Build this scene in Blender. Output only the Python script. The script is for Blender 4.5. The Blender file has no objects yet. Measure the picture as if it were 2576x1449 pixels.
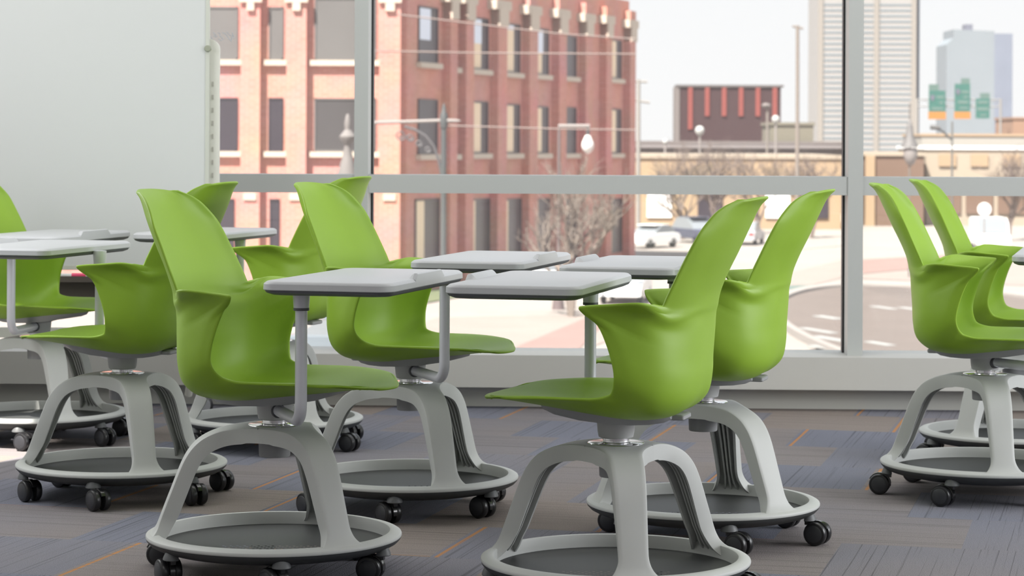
import bpy, math, random
import numpy as np
from mathutils import Vector, Matrix

random.seed(7)
scene = bpy.context.scene
COL = scene.collection
PI = math.pi

# ------------------------------------------------------------------ camera constants (frame 2576 x 1449)
F, CX, HY, CAMH, ROLL = 6016.0, 1288.0, 353.0, 0.9862, 0.0043


def at(x, y, Y):
    """point seen at pixel (x, y) that stands at distance Y"""
    xu = x + ROLL * (y - 724)
    yu = y - ROLL * (x - 1288)
    return Vector(((xu - CX) * Y / F, Y, CAMH - (yu - HY) * Y / F))


# ------------------------------------------------------------------ materials
def nt(m):
    m.use_nodes = True
    t = m.node_tree
    return t, t.nodes, t.links


def mat(name, col, rough=0.5, metal=0.0, spec=0.5, noise=0.0, nscale=30.0, bump=0.0, bscale=200.0, coat=0.0):
    m = bpy.data.materials.new(name)
    t, N, L = nt(m)
    b = N['Principled BSDF']
    b.inputs['Roughness'].default_value = rough
    b.inputs['Metallic'].default_value = metal
    b.inputs['Specular IOR Level'].default_value = spec
    b.inputs['Coat Weight'].default_value = coat
    tc = N.new('ShaderNodeTexCoord')
    nz = N.new('ShaderNodeTexNoise')
    nz.inputs['Scale'].default_value = nscale
    nz.inputs['Detail'].default_value = 3
    L.new(tc.outputs['Object'], nz.inputs['Vector'])
    mx = N.new('ShaderNodeMix')
    mx.data_type = 'RGBA'
    c = (*col, 1)
    d = tuple(max(0, v * (1 - noise)) for v in col) + (1,)
    e = tuple(v * (1 + noise) for v in col) + (1,)
    mx.inputs[6].default_value = d
    mx.inputs[7].default_value = e
    L.new(nz.outputs['Fac'], mx.inputs[0])
    L.new(mx.outputs[2], b.inputs['Base Color'])
    if bump:
        n2 = N.new('ShaderNodeTexNoise')
        n2.inputs['Scale'].default_value = bscale
        L.new(tc.outputs['Object'], n2.inputs['Vector'])
        bp = N.new('ShaderNodeBump')
        bp.inputs['Strength'].default_value = bump
        bp.inputs['Distance'].default_value = 0.002
        L.new(n2.outputs['Fac'], bp.inputs['Height'])
        L.new(bp.outputs['Normal'], b.inputs['Normal'])
    return m


def srgb(r, g, b):
    f = lambda c: (c / 255 / 12.92) if c / 255 <= .04045 else ((c / 255 + .055) / 1.055) ** 2.4
    return (f(r), f(g), f(b))


M = {}
M['green'] = mat('green_plastic', srgb(136, 172, 45), 0.48, spec=0.45, noise=0.02, nscale=6, bump=0.04, bscale=900)
M['grey'] = mat('light_grey_plastic', srgb(184, 186, 184), 0.5, spec=0.4, noise=0.02, bump=0.03, bscale=900)
M['midgrey'] = mat('mid_grey_plastic', srgb(150, 151, 153), 0.45, spec=0.45, noise=0.02)
M['tube'] = mat('silver_painted_tube', srgb(196, 197, 204), 0.32, metal=0.12, spec=0.5, noise=0.02)
M['cup'] = mat('grey_column', srgb(172, 173, 173), 0.45, spec=0.45, noise=0.02)
M['chrome'] = mat('chrome', (0.85, 0.85, 0.86), 0.12, metal=1.0, noise=0.01)
M['rubberring'] = mat('dark_ring', srgb(80, 81, 86), 0.5, noise=0.02)
M['black'] = mat('black_gloss_plastic', (0.012, 0.012, 0.013), 0.22, spec=0.55, noise=0.05, coat=0.3)
M['wheel'] = mat('black_wheel', (0.016, 0.016, 0.018), 0.3, spec=0.5, noise=0.05)
M['hub'] = mat('charcoal_wheel_face', (0.035, 0.036, 0.042), 0.42, spec=0.5, noise=0.05)
M['table'] = mat('white_grey_laminate', srgb(184, 186, 189), 0.36, spec=0.5, noise=0.01)
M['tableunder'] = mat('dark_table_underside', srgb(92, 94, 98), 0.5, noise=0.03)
M['housing'] = mat('caster_housing', srgb(92, 94, 96), 0.5, noise=0.02)


def tray_material():
    m = bpy.data.materials.new('perforated_tray')
    t, N, L = nt(m)
    b = N['Principled BSDF']
    b.inputs['Base Color'].default_value = (*srgb(54, 56, 56), 1)
    b.inputs['Roughness'].default_value = 0.55
    tc = N.new('ShaderNodeTexCoord')
    sep = N.new('ShaderNodeSeparateXYZ')
    L.new(tc.outputs['Object'], sep.inputs[0])

    def math_(op, a, bb=None, c=None):
        n = N.new('ShaderNodeMath')
        n.operation = op
        for i, v in enumerate((a, bb, c)):
            if v is None:
                continue
            if isinstance(v, (int, float)):
                n.inputs[i].default_value = v
            else:
                L.new(v, n.inputs[i])
        return n.outputs[0]
    px, py = 0.016, 0.013
    row = math_('FLOOR', math_('DIVIDE', sep.outputs['Y'], py))
    odd = math_('MODULO', math_('ABSOLUTE', row), 2)
    xs = math_('ADD', math_('DIVIDE', sep.outputs['X'], px), math_('MULTIPLY', odd, 0.5))
    fx = math_('MULTIPLY', math_('SUBTRACT', math_('FRACT', xs), 0.5), px)
    fy = math_('MULTIPLY', math_('SUBTRACT', math_('FRACT', math_('DIVIDE', sep.outputs['Y'], py)), 0.5), py)
    d = math_('SQRT', math_('ADD', math_('MULTIPLY', fx, fx), math_('MULTIPLY', fy, fy)))
    dot = math_('LESS_THAN', d, 0.0031)
    rr = math_('SQRT', math_('ADD', math_('MULTIPLY', sep.outputs['X'], sep.outputs['X']), math_('MULTIPLY', sep.outputs['Y'], sep.outputs['Y'])))
    inside = math_('LESS_THAN', rr, 0.125)
    front = math_('LESS_THAN', sep.outputs['Y'], -0.022)
    msk = math_('MULTIPLY', math_('MULTIPLY', dot, inside), front)
    tr = N.new('ShaderNodeBsdfTransparent')
    mx = N.new('ShaderNodeMixShader')
    L.new(msk, mx.inputs[0])
    L.new(b.outputs[0], mx.inputs[1])
    L.new(tr.outputs[0], mx.inputs[2])
    L.new(mx.outputs[0], N['Material Output'].inputs['Surface'])
    return m


M['tray'] = tray_material()

# ------------------------------------------------------------------ mesh builder


class MB:
    def __init__(s):
        s.v, s.f = [], []

    def add(s, vs, fs, mtx=None):
        o = len(s.v)
        for p in vs:
            p = Vector(p)
            if mtx is not None:
                p = mtx @ p
            s.v.append(tuple(p))
        s.f += [tuple(i + o for i in f) for f in fs]
        return s

    def box(s, c, d, mtx=None, bev=0.0):
        x, y, z = (k / 2 for k in d)
        if bev <= 0:
            vs = [(c[0] + i * x, c[1] + j * y, c[2] + k * z) for i in (-1, 1) for j in (-1, 1) for k in (-1, 1)]
            return s.add(vs, [(0, 1, 3, 2), (4, 6, 7, 5), (0, 4, 5, 1), (2, 3, 7, 6), (0, 2, 6, 4), (1, 5, 7, 3)], mtx)
        ol = rrect(d[0], d[1], bev, 3)
        lay = [(-z, bev * .6), (-z + bev * .5, 0), (z - bev * .5, 0), (z, bev * .6)]
        rings = []
        for zz, ins in lay:
            rings.append([(c[0] + px * (1 - ins / x), c[1] + py * (1 - ins / y), c[2] + zz) for px, py in ol])
        return s.loft(rings, True, True, mtx)

    def loft(s, rings, cap0=False, cap1=False, mtx=None, closed=True):
        n = len(rings[0])
        vs = [p for r in rings for p in r]
        fs = []
        for i in range(len(rings) - 1):
            for j in range(n if closed else n - 1):
                k = (j + 1) % n
                fs.append((i * n + j, i * n + k, (i + 1) * n + k, (i + 1) * n + j))
        if cap0:
            fs.append(tuple(range(n))[::-1])
        if cap1:
            fs.append(tuple((len(rings) - 1) * n + j for j in range(n)))
        return s.add(vs, fs, mtx)

    def lathe(s, prof, n=32, mtx=None, a0=0.0, a1=2 * PI, c=(0, 0, 0)):
        full = abs(a1 - a0 - 2 * PI) < 1e-6
        m = n if full else n + 1
        vs, fs = [], []
        for r, z in prof:
            for j in range(m):
                a = a0 + (a1 - a0) * j / n
                vs.append((c[0] + r * math.cos(a), c[1] + r * math.sin(a), c[2] + z))
        for i in range(len(prof) - 1):
            for j in range(n):
                k = (j + 1) % m if full else j + 1
                fs.append((i * m + j, i * m + k, (i + 1) * m + k, (i + 1) * m + j))
        return s.add(vs, fs, mtx)

    def tube(s, path, r, n=12, cap=True, mtx=None):
        path = [Vector(p) for p in path]
        rs = r if isinstance(r, (list, tuple)) else [r] * len(path)
        rings = []
        t0 = (path[1] - path[0]).normalized()
        up = Vector((0, 0, 1)) if abs(t0.z) < .9 else Vector((1, 0, 0))
        nrm = t0.cross(up).normalized()
        for i, p in enumerate(path):
            if i == 0:
                t = t0
            elif i == len(path) - 1:
                t = (path[i] - path[i - 1]).normalized()
            else:
                t = ((path[i + 1] - path[i]).normalized() + (path[i] - path[i - 1]).normalized()).normalized()
            nrm = (nrm - t * nrm.dot(t)).normalized()
            bn = t.cross(nrm)
            rings.append([tuple(p + (nrm * math.cos(a) + bn * math.sin(a)) * rs[i]) for a in [2 * PI * k / n for k in range(n)]])
        return s.loft(rings, cap, cap, mtx)

    def build(s, name, material, parent=None, smooth=True, angle=38, merge=0.0, recalc=True):
        me = bpy.data.meshes.new(name)
        me.from_pydata(s.v, [], s.f)
        if merge or recalc:
            import bmesh
            bm = bmesh.new()
            bm.from_mesh(me)
            if merge:
                bmesh.ops.remove_doubles(bm, verts=bm.verts, dist=merge)
            bmesh.ops.dissolve_degenerate(bm, dist=1e-7, edges=bm.edges)
            if recalc:
                bmesh.ops.recalc_face_normals(bm, faces=bm.faces)
            bm.to_mesh(me)
            bm.free()
        me.update()
        if smooth:
            me.shade_smooth()
            me.set_sharp_from_angle(angle=math.radians(angle))
        me.materials.append(material)
        o = bpy.data.objects.new(name, me)
        COL.objects.link(o)
        if parent:
            o.parent = parent
        return o


def rrect(w, d, r, n=5):
    pts = []
    for cx, cy, a in ((w / 2 - r, d / 2 - r, 0), (-w / 2 + r, d / 2 - r, 90), (-w / 2 + r, -d / 2 + r, 180), (w / 2 - r, -d / 2 + r, 270)):
        for i in range(n + 1):
            t = math.radians(a + 90 * i / n)
            pts.append((cx + r * math.cos(t), cy + r * math.sin(t)))
    return pts


def tag(o, label=None, cat=None, group=None, kind=None):
    if label:
        o['label'] = label
    if cat:
        o['category'] = cat
    if group:
        o['group'] = group
    if kind:
        o['kind'] = kind
    return o


def empty(name, loc, rz=0.0):
    o = bpy.data.objects.new(name, None)
    o.empty_display_size = .1
    COL.objects.link(o)
    o.location = loc
    o.rotation_euler = (0, 0, rz)
    return o


def struct(o):
    o['kind'] = 'structure'
    return o


def catmull(keys, per):
    keys = np.array(keys, float)
    out = []
    n = len(keys)
    for i in range(n - 1):
        p0 = keys[max(i - 1, 0)]
        p1, p2 = keys[i], keys[i + 1]
        p3 = keys[min(i + 2, n - 1)]
        # tangents scaled by chord lengths (non uniform), keeps uneven rows smooth
        d0 = np.linalg.norm(p1 - p0, axis=-1, keepdims=True) ** .5 + 1e-6
        d1 = np.linalg.norm(p2 - p1, axis=-1, keepdims=True) ** .5 + 1e-6
        d2 = np.linalg.norm(p3 - p2, axis=-1, keepdims=True) ** .5 + 1e-6
        m1 = ((p1 - p0) / d0 - (p2 - p0) / (d0 + d1) + (p2 - p1) / d1) * d1 if i > 0 else (p2 - p1)
        m2 = ((p2 - p1) / d1 - (p3 - p1) / (d1 + d2) + (p3 - p2) / d2) * d1 if i < n - 2 else (p2 - p1)
        for k in range(per):
            t = k / per
            h00, h10, h01, h11 = 2 * t**3 - 3 * t**2 + 1, t**3 - 2 * t**2 + t, -2 * t**3 + 3 * t**2, t**3 - t**2
            out.append(h00 * p1 + h10 * m1 + h01 * p2 + h11 * m2)
    out.append(keys[-1])
    return np.array(out)


# ------------------------------------------------------------------ seat shell: rows of (centre, handle 1, handle 2, edge), local x right, y forward
ROWS = [
    ((0, .287, .434), (.04, .282, .434), (.075, .271, .435), (.10, .258, .436), (.120, .248, .437)),
    ((0, .272, .437), (.05, .268, .438), (.10, .255, .440), (.135, .243, .442), (.158, .226, .443)),
    ((0, .245, .437), (.06, .243, .438), (.12, .235, .443), (.16, .222, .448), (.186, .198, .449)),
    ((0, .185, .430), (.07, .185, .432), (.135, .180, .442), (.18, .170, .452), (.206, .150, .453)),
    ((0, .115, .421), (.08, .115, .424), (.15, .113, .440), (.19, .105, .453), (.213, .090, .455)),
    ((0, .030, .411), (.09, .030, .414), (.155, .032, .429), (.193, .034, .447), (.213, .033, .455)),
    ((0, -.050, .405), (.10, -.048, .407), (.165, -.040, .422), (.198, -.028, .445), (.211, -.012, .456)),
    ((0, -.105, .408), (.105, -.103, .409), (.175, -.085, .425), (.206, -.060, .450), (.214, -.042, .464)),
    ((0, -.148, .420), (.108, -.144, .420), (.183, -.115, .434), (.218, -.077, .462), (.229, -.053, .478)),
    ((0, -.178, .448), (.110, -.172, .446), (.190, -.135, .456), (.230, -.088, .482), (.242, -.058, .498)),
    ((0, -.189, .490), (.112, -.181, .487), (.194, -.145, .495), (.236, -.090, .514), (.246, -.056, .525)),
    ((0, -.192, .530), (.113, -.182, .527), (.200, -.142, .536), (.239, -.080, .557), (.249, -.041, .575)),
    ((0, -.193, .548), (.114, -.183, .546), (.196, -.148, .553), (.2440, -.060, .590), (.255, -.020, .618)),
    ((0, -.193, .556), (.114, -.183, .554), (.197, -.147, .563), (.2480, -.047, .609), (.278, .001, .641)),
    ((0, -.194, .562), (.114, -.184, .561), (.197, -.147, .570), (.2485, -.046, .618), (.286, .005, .648)),
    ((0, -.194, .570), (.114, -.184, .569), (.196, -.148, .577), (.2480, -.053, .623), (.284, -.006, .6505)),
    ((0, -.195, .592), (.113, -.186, .590), (.206, -.134, .603), (.2430, -.084, .636), (.274, -.055, .6545)),
    ((0, -.198, .616), (.108, -.189, .614), (.190, -.157, .617), (.2290, -.132, .638), (.270, -.112, .6585)),
    ((0, -.200, .626), (.100, -.192, .624), (.172, -.169, .622), (.2120, -.144, .635), (.252, -.128, .6555)),
    ((0, -.203, .637), (.095, -.196, .635), (.158, -.176, .631), (.1930, -.156, .636), (.222, -.140, .648)),
    ((0, -.206, .650), (.090, -.199, .648), (.148, -.182, .646), (.182, -.164, .645), (.206, -.148, .648)),
    ((0, -.212, .672), (.090, -.205, .671), (.148, -.189, .669), (.182, -.172, .668), (.203, -.157, .668)),
    ((0, -.229, .712), (.090, -.222, .711), (.143, -.206, .710), (.177, -.191, .709), (.199, -.176, .709)),
    ((0, -.249, .752), (.090, -.242, .751), (.140, -.226, .750), (.172, -.211, .750), (.192, -.195, .750)),
    ((0, -.268, .792), (.085, -.262, .792), (.132, -.247, .791), (.163, -.231, .790), (.184, -.215, .790)),
    ((0, -.280, .818), (.080, -.275, .818), (.120, -.262, .817), (.147, -.247, .816), (.166, -.230, .816)),
    ((0, -.290, .838), (.070, -.286, .838), (.107, -.274, .837), (.131, -.261, .837), (.148, -.246, .838)),
    ((0, -.303, .856), (.060, -.299, .856), (.092, -.288, .855), (.112, -.277, .853), (.128, -.263, .853)),
    ((0, -.320, .870), (.040, -.317, .870), (.070, -.307, .868), (.090, -.296, .865), (.106, -.281, .862)),
]


def build_shell():
    K = np.array(ROWS, float)
    # keep the inner columns smooth where the rows crowd together at the armrest tip
    t11, t12, t17, t18 = K[10], K[11], K[16], K[17]
    L_ = K[16] - K[11]
    m0, m1 = (K[16] - K[10]) * .62, (K[17] - K[11]) * .72
    for row, t in ((12, .30), (13, .45), (14, .55), (15, .66)):
        h = (2*t**3-3*t**2+1) * K[11] + (t**3-2*t**2+t) * m0 + (-2*t**3+3*t**2) * K[16] + (t**3-t**2) * m1
        K[row, :3] = h[:3]
        K[row, 3] = h[3] * .1 + K[row, 3] * .9
    R = catmull(K, 4)          # rows x 5 x 3
    mir = R[:, :0:-1].copy()
    mir[..., 0] *= -1
    keys = np.concatenate([mir, R], 1).transpose(1, 0, 2)
    G = catmull(keys, 5).transpose(1, 0, 2)
    nr, nc = G.shape[:2]
    du = np.gradient(G, axis=1)
    dv = np.gradient(G, axis=0)
    nrm = np.cross(du, dv)
    nrm /= np.linalg.norm(nrm, axis=2, keepdims=True) + 1e-9
    # inner side = up on the seat, forward on the back
    if nrm[10, nc // 2, 2] < 0:
        nrm *= -1
    T = 0.0064
    A = G
    Bk = G - nrm * T
    mb = MB()
    idx = lambda k, i, j: k * nr * nc + i * nc + j
    vs = [tuple(p) for p in A.reshape(-1, 3)] + [tuple(p) for p in Bk.reshape(-1, 3)]
    fs = []
    for i in range(nr - 1):
        for j in range(nc - 1):
            fs.append((idx(0, i, j), idx(0, i, j + 1), idx(0, i + 1, j + 1), idx(0, i + 1, j)))
            fs.append((idx(1, i, j), idx(1, i + 1, j), idx(1, i + 1, j + 1), idx(1, i, j + 1)))
    # rounded rim: one extra loop pushed outwards
    loop = [(0, j) for j in range(nc)] + [(i, nc - 1) for i in range(1, nr)] + [(nr - 1, j) for j in range(nc - 2, -1, -1)] + [(i, 0) for i in range(nr - 2, 0, -1)]
    base = len(vs)
    m = len(loop)
    for q, (i, j) in enumerate(loop):
        mid = (A[i, j] + Bk[i, j]) / 2
        ii = min(max(i, 1), nr - 2)
        jj = min(max(j, 1), nc - 2)
        out = A[i, j] - A[ii, jj]
        out -= nrm[i, j] * np.dot(out, nrm[i, j])
        out /= np.linalg.norm(out) + 1e-9
        vs.append(tuple(mid + out * 0.0028 + nrm[i, j] * T * .28))
        vs.append(tuple(mid + out * 0.0028 - nrm[i, j] * T * .28))
    for q in range(m):
        a, b = loop[q], loop[(q + 1) % m]
        qa, qb = base + 2 * q, base + 2 * ((q + 1) % m)
        fs.append((idx(0, *a), qa, qb, idx(0, *b)))
        fs.append((qa, qa + 1, qb + 1, qb))
        fs.append((qa + 1, idx(1, *a), idx(1, *b), qb + 1))
    mb.add(vs, fs)
    return mb


# ------------------------------------------------------------------ base frame: three bent legs flowing out of a hub, on a ring
LEGP = [(0, .338), (.03, .338), (.06, .3375), (.09, .335), (.118, .330), (.145, .321), (.170, .307), (.190, .287), (.205, .263), (.219, .232), (.231, .202), (.243, .172), (.253, .146), (.261, .125), (.267, .111), (.274, .1015), (.281, .0955)]


def build_base_frame():
    mb = MB()
    P = catmull([(r, z) for r, z in LEGP], 3)
    r0, w0 = .043, .043 * math.sqrt(3)
    dP = np.gradient(P, axis=0)
    nin = np.stack([dP[:, 1], -dP[:, 0]], 1)          # points inwards / down
    nin /= np.linalg.norm(nin, axis=1, keepdims=True)

    def hw(r, z):
        if r < r0:
            return math.sqrt(3) * r
        r1, w1 = .140, .0375
        if r < r1:
            t = (r - r0) / (r1 - r0)
            L = r1 - r0
            h = (2 * t**3 - 3 * t**2 + 1) * w0 + (t**3 - 2 * t**2 + t) * L * (-.577) + (-2 * t**3 + 3 * t**2) * w1
            return max(h, w1)
        t = min(1, (r - r1) / .12)
        w = w1 + (.0315 - w1) * t
        zf = (.142 - z) / (.142 - .0955)
        if zf > 0:
            zf = min(zf, 1)
            w += .034 * (1 - math.sqrt(max(0, 1 - zf * zf)))
        return w

    def place(r, z, lat, ang, dep, n):
        rr, zz = r + n[0] * dep, z + n[1] * dep
        b = min(1, max(0, (r - .2) / .06))
        b = b * b * (3 - 2 * b)
        xs, ys = rr, lat
        if r > .05:
            a = lat / r
            xp, yp = rr * math.cos(a), rr * math.sin(a)
            xs, ys = xs * (1 - b) + xp * b, ys * (1 - b) + yp * b
        c, s = math.cos(ang), math.sin(ang)
        return (xs * c - ys * s, xs * s + ys * c, zz)

    for k in range(3):
        ang = 2 * PI * k / 3
        rows = []
        nq = 12
        # hub skin (inside r0)
        hub = [(r, z, n) for (r, z), n in zip(P, nin) if r < r0] + [(r0, .338, np.array([0, -1.0]))]
        for dep in (0.0, .012):
            rings = [[place(r, z, hw(r, z) * (2 * q / nq - 1), ang, dep, (0, -1)) for q in range(nq + 1)] for r, z, n in hub]
            mb.loft(rings, closed=False)
        body = [(r0, .338, np.array([0, -1.0]))] + [(r, z, n) for (r, z), n in zip(P, nin) if r > r0 + .003]
        rings = []
        for r, z, n in body:
            h = hw(r, z)
            d = .036 if r > .08 else .034
            if z < .15:
                d = .036 - .009 * min(1, (.15 - z) / .05)
            e = .0045
            g = h - .007
            sec = [(-h, d), (-h, e), (-h + e * .3, e * .3)]
            sec += [(x, 0) for x in np.linspace(-h + e, h - e, nq - 1)]
            sec += [(h - e * .3, e * .3), (h, e), (h, d), (g, d), (g, .011)]
            rib = [.30, .0, -.30] if r > .1 else [.30, .0, -.30]
            for q in rib:
                cx = q * g * 1.35
                wv = .0022
                sec += [(cx + wv, .011), (cx + wv, d * .8), (cx - wv, d * .8), (cx - wv, .011)]
            sec += [(-g, .011), (-g, d)]
            rings.append([place(r, z, lat, ang, dep, n) for lat, dep in sec])
        mb.loft(rings, closed=True)
    ring = [(.2898, .0868), (.2900, .0895), (.2888, .0925), (.284, .0955), (.275, .0978), (.2655, .0988), (.2632, .0980), (.2622, .0960), (.2610, .080), (.2600, .067), (.285, .078), (.2898, .0868)]
    mb.lathe(ring, 96)
    return mb


def build_tray():
    mb = MB()
    mb.lathe([(0.0, .0665), (.06, .0665), (.12, .0667), (.20, .0675), (.2612, .0700)], 72)
    return mb


def build_bowl():
    mb = MB()
    mb.lathe([(.2893, .0864), (.2875, .0805), (.281, .0735), (.269, .0672), (.25, .0615), (.22, .0555), (.175, .0505), (.172, .0655)], 96)
    return mb


def build_caster_housing():
    mb = MB()
    prof = [(.0, .0855), (.007, .0845), (.0120, .080), (.0165, .072), (.0200, .0645), (.0212, .0590), (.0195, .0575), (0, .0575)]
    mb.lathe(prof, 24)
    mb.v = [(max(x, -.0045), y, z) for x, y, z in mb.v]
    return mb


def build_caster_fork():
    mb = MB()
    mb.lathe([(.0, .060), (.006, .060), (.006, .050), (0, .050)], 12)
    # hood: a half shell over the two wheels, axle along local y, trailing to -x
    c = (-.026, .0288)
    rings = []
    for j in range(13):
        a = math.radians(-10 + 165 * j / 12)
        for_r = []
        for (rr, yy) in ((.0285, -.0065), (.0315, -.0055), (.0315, .0055), (.0285, .0065), (.018, .0055), (.018, -.0055)):
            for_r.append((c[0] + rr * math.cos(a), yy, c[1] + rr * math.sin(a)))
        rings.append(for_r)
    mb.loft(rings, True, True)
    mb.box((-.006, 0, .0525), (.024, .012, .010))
    mb.tube([(-.026, -.022, .0288), (-.026, .022, .0288)], .0035, 10)
    return mb


def build_wheel():
    mb = MB()
    prof = [(.004, -.0095), (.0205, -.0095), (.0225, -.0085), (.0265, -.0078), (.0284, -.005), (.0288, -.001), (.0288, .002), (.0284, .006), (.0265, .0085), (.0225, .0095), (.010, .0095), (.004, .0085)]
    m = Matrix.Rotation(-PI / 2, 4, 'X')
    mb.lathe(prof, 32, m)
    return mb


def build_wheel_face():
    mb = MB()
    m = Matrix.Rotation(-PI / 2, 4, 'X')
    mb.lathe([(0, .0112), (.019, .0108), (.0208, .0098), (.0212, .0085), (0, .0085)], 32, m)
    return mb


def build_cup():
    mb = MB()
    mb.lathe([(.0, .3495), (.034, .3495), (.0372, .3515), (.0395, .362), (.0412, .3825), (.0414, .3845), (.0407, .3852), (.0417, .3860), (.048, .3890), (.060, .392), (.070, .396), (0, .396)], 40)
    return mb


def build_chrome():
    mb = MB()
    mb.lathe([(0, .352), (.0285, .352), (.0285, .3415), (.031, .3405), (.034, .3395), (.058, .3395), (.0605, .3388), (.061, .3378), (0, .3378)], 40)
    return mb


def build_gear():
    mb = MB()
    prof_r = []
    mb.lathe([(0, .326), (.046, .326), (.047, .315), (.040, .305), (.0365, .298), (.0355, .268), (.034, .2655), (0, .2655)], 36)
    for i in range(18):
        a = 2 * PI * i / 18
        m = Matrix.Rotation(a, 4, 'Z')
        mb.box((.0405, 0, .305), (.008, .004, .016), m)
    return mb


def build_plate():
    mb = MB()
    # y, top z, half width, thickness
    st = [(.158, .4215, .050, .003), (.150, .4205, .064, .010), (.12, .4150, .084, .013), (.06, .4085, .098, .016), (0, .4020, .102, .0145), (-.05, .3985, .098, .0125), (-.09, .4000, .088, .0125), (-.118, .4045, .076, .013), (-.132, .4080, .066, .010)]
    rings = []
    for y, z, w, t in st:
        rim = .012 * (w / .10) ** 2
        sec = [(-w, z + rim), (-w + .006, z + rim * .9), (-w * .5, z + .001), (0, z), (w * .5, z + .001), (w - .006, z + rim * .9), (w, z + rim), (w - .004, z + rim - t * .8), (w - .016, z - t), (0, z - t), (-w + .016, z - t), (-w + .004, z + rim - t * .8)]
        rings.append([(x, y, zz) for x, zz in sec])
    mb.loft(rings, True, True)
    # rear stop tab
    mb.box((0, -.132, .4005), (.075, .05, .012), None, .005)
    return mb


ARM_R = .27


def build_arm():
    mb = MB()
    z, b = .3735, .042
    path = [(.030, 0, z), (.08, 0, z), (ARM_R - b, 0, z)]
    for i in range(1, 9):
        a = PI / 2 * i / 8
        path.append((ARM_R - b + b * math.sin(a), 0, z + b - b * math.cos(a)))
    path += [(ARM_R, 0, .5), (ARM_R, 0, .652)]
    mb.tube(path, .0133, 18)
    return mb


def build_socket():
    mb = MB()
    m = Matrix.Translation((.0385, 0, .3725)) @ Matrix.Rotation(PI / 2, 4, 'Y')
    mb.lathe([(.0136, .006), (.0158, .005), (.0165, .0), (.0165, -.008)], 24, m)
    return mb


def build_collar():
    mb = MB()
    mb.lathe([(.0136, .6215), (.0168, .6215), (.0170, .624), (.0180, .640), (.0192, .656), (.0192, .664), (0, .664)], 28, c=(ARM_R, 0, 0))
    return mb


def build_collar_ring():
    mb = MB()
    mb.lathe([(.0134, .6155), (.0172, .6155), (.0174, .6185), (.0172, .6214), (.0134, .6214)], 28, c=(ARM_R, 0, 0))
    return mb


TW, TD = .297, .585     # tablet: width towards the sitter's front, length


def build_tablet():
    mb = MB()
    lay = [(.6620, .008), (.6625, .0012), (.6640, 0), (.6755, .0006), (.6765, .0012), (.6812, .0072), (.6820, .0095)]
    rings = []
    for z, ins in lay:
        rings.append([(x, y, z) for x, y in rrect(TW - 2 * ins, TD - 2 * ins, .034 - ins * .6, 7)])
    mb.loft(rings, True, True)
    # raised pencil ledge on the far edge (+x)
    e = TW / 2
    ys = [-.108, -.092, .092, .112]
    zs = [.6805, .6935, .6935, .6805]
    rin = []
    for y, z in zip(ys, zs):
        zb = .672
        rin.append([(e - .0002, y, zb), (e - .0012, y, z - .002), (e - .004, y, z), (e - .0095, y, z), (e - .014, y, z - .003), (e - .022, y, .6815), (e - .022, y, zb)])
    mb.loft(rin, True, True)
    return mb


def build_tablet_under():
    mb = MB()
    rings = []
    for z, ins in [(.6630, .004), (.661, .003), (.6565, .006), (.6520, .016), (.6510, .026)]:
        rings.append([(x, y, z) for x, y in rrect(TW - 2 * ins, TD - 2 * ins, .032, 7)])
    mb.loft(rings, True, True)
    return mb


PROTO = {}


def proto(name, mb, m, **kw):
    o = mb.build(name, m, **kw)
    PROTO[name] = o
    COL.objects.unlink(o)
    return o


proto('seat_shell', build_shell(), M['green'], angle=80)
proto('base_frame', build_base_frame(), M['grey'], merge=.0004, angle=34)
proto('base_tray', build_tray(), M['tray'], angle=60)
proto('base_bowl', build_bowl(), mat('dark_bowl', srgb(56, 58, 59), .5, noise=.03), angle=60)
proto('caster', build_caster_housing(), M['housing'])
proto('fork', build_caster_fork(), M['black'])
proto('wheel', build_wheel(), M['wheel'])
proto('wheel_face', build_wheel_face(), M['hub'])
proto('column', build_cup(), M['cup'])
proto('column_collar', build_chrome(), M['chrome'])
proto('swivel_housing', build_gear(), M['midgrey'])
proto('seat_plate', build_plate(), M['midgrey'])
proto('tablet_arm', build_arm(), M['tube'])
proto('arm_socket', build_socket(), M['rubberring'])
proto('arm_collar', build_collar(), M['tube'])
proto('collar_ring', build_collar_ring(), M['rubberring'])
proto('tablet_top', build_tablet(), M['table'], angle=24)
proto('tablet_underside', build_tablet_under(), M['tableunder'], angle=30)


def put(name, parent, loc=(0, 0, 0), rz=0.0, label=None):
    o = PROTO[name].copy()
    COL.objects.link(o)
    o.parent = parent
    o.location = loc
    o.rotation_euler = (0, 0, rz)
    if label:
        o['label'] = label
    return o


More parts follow.
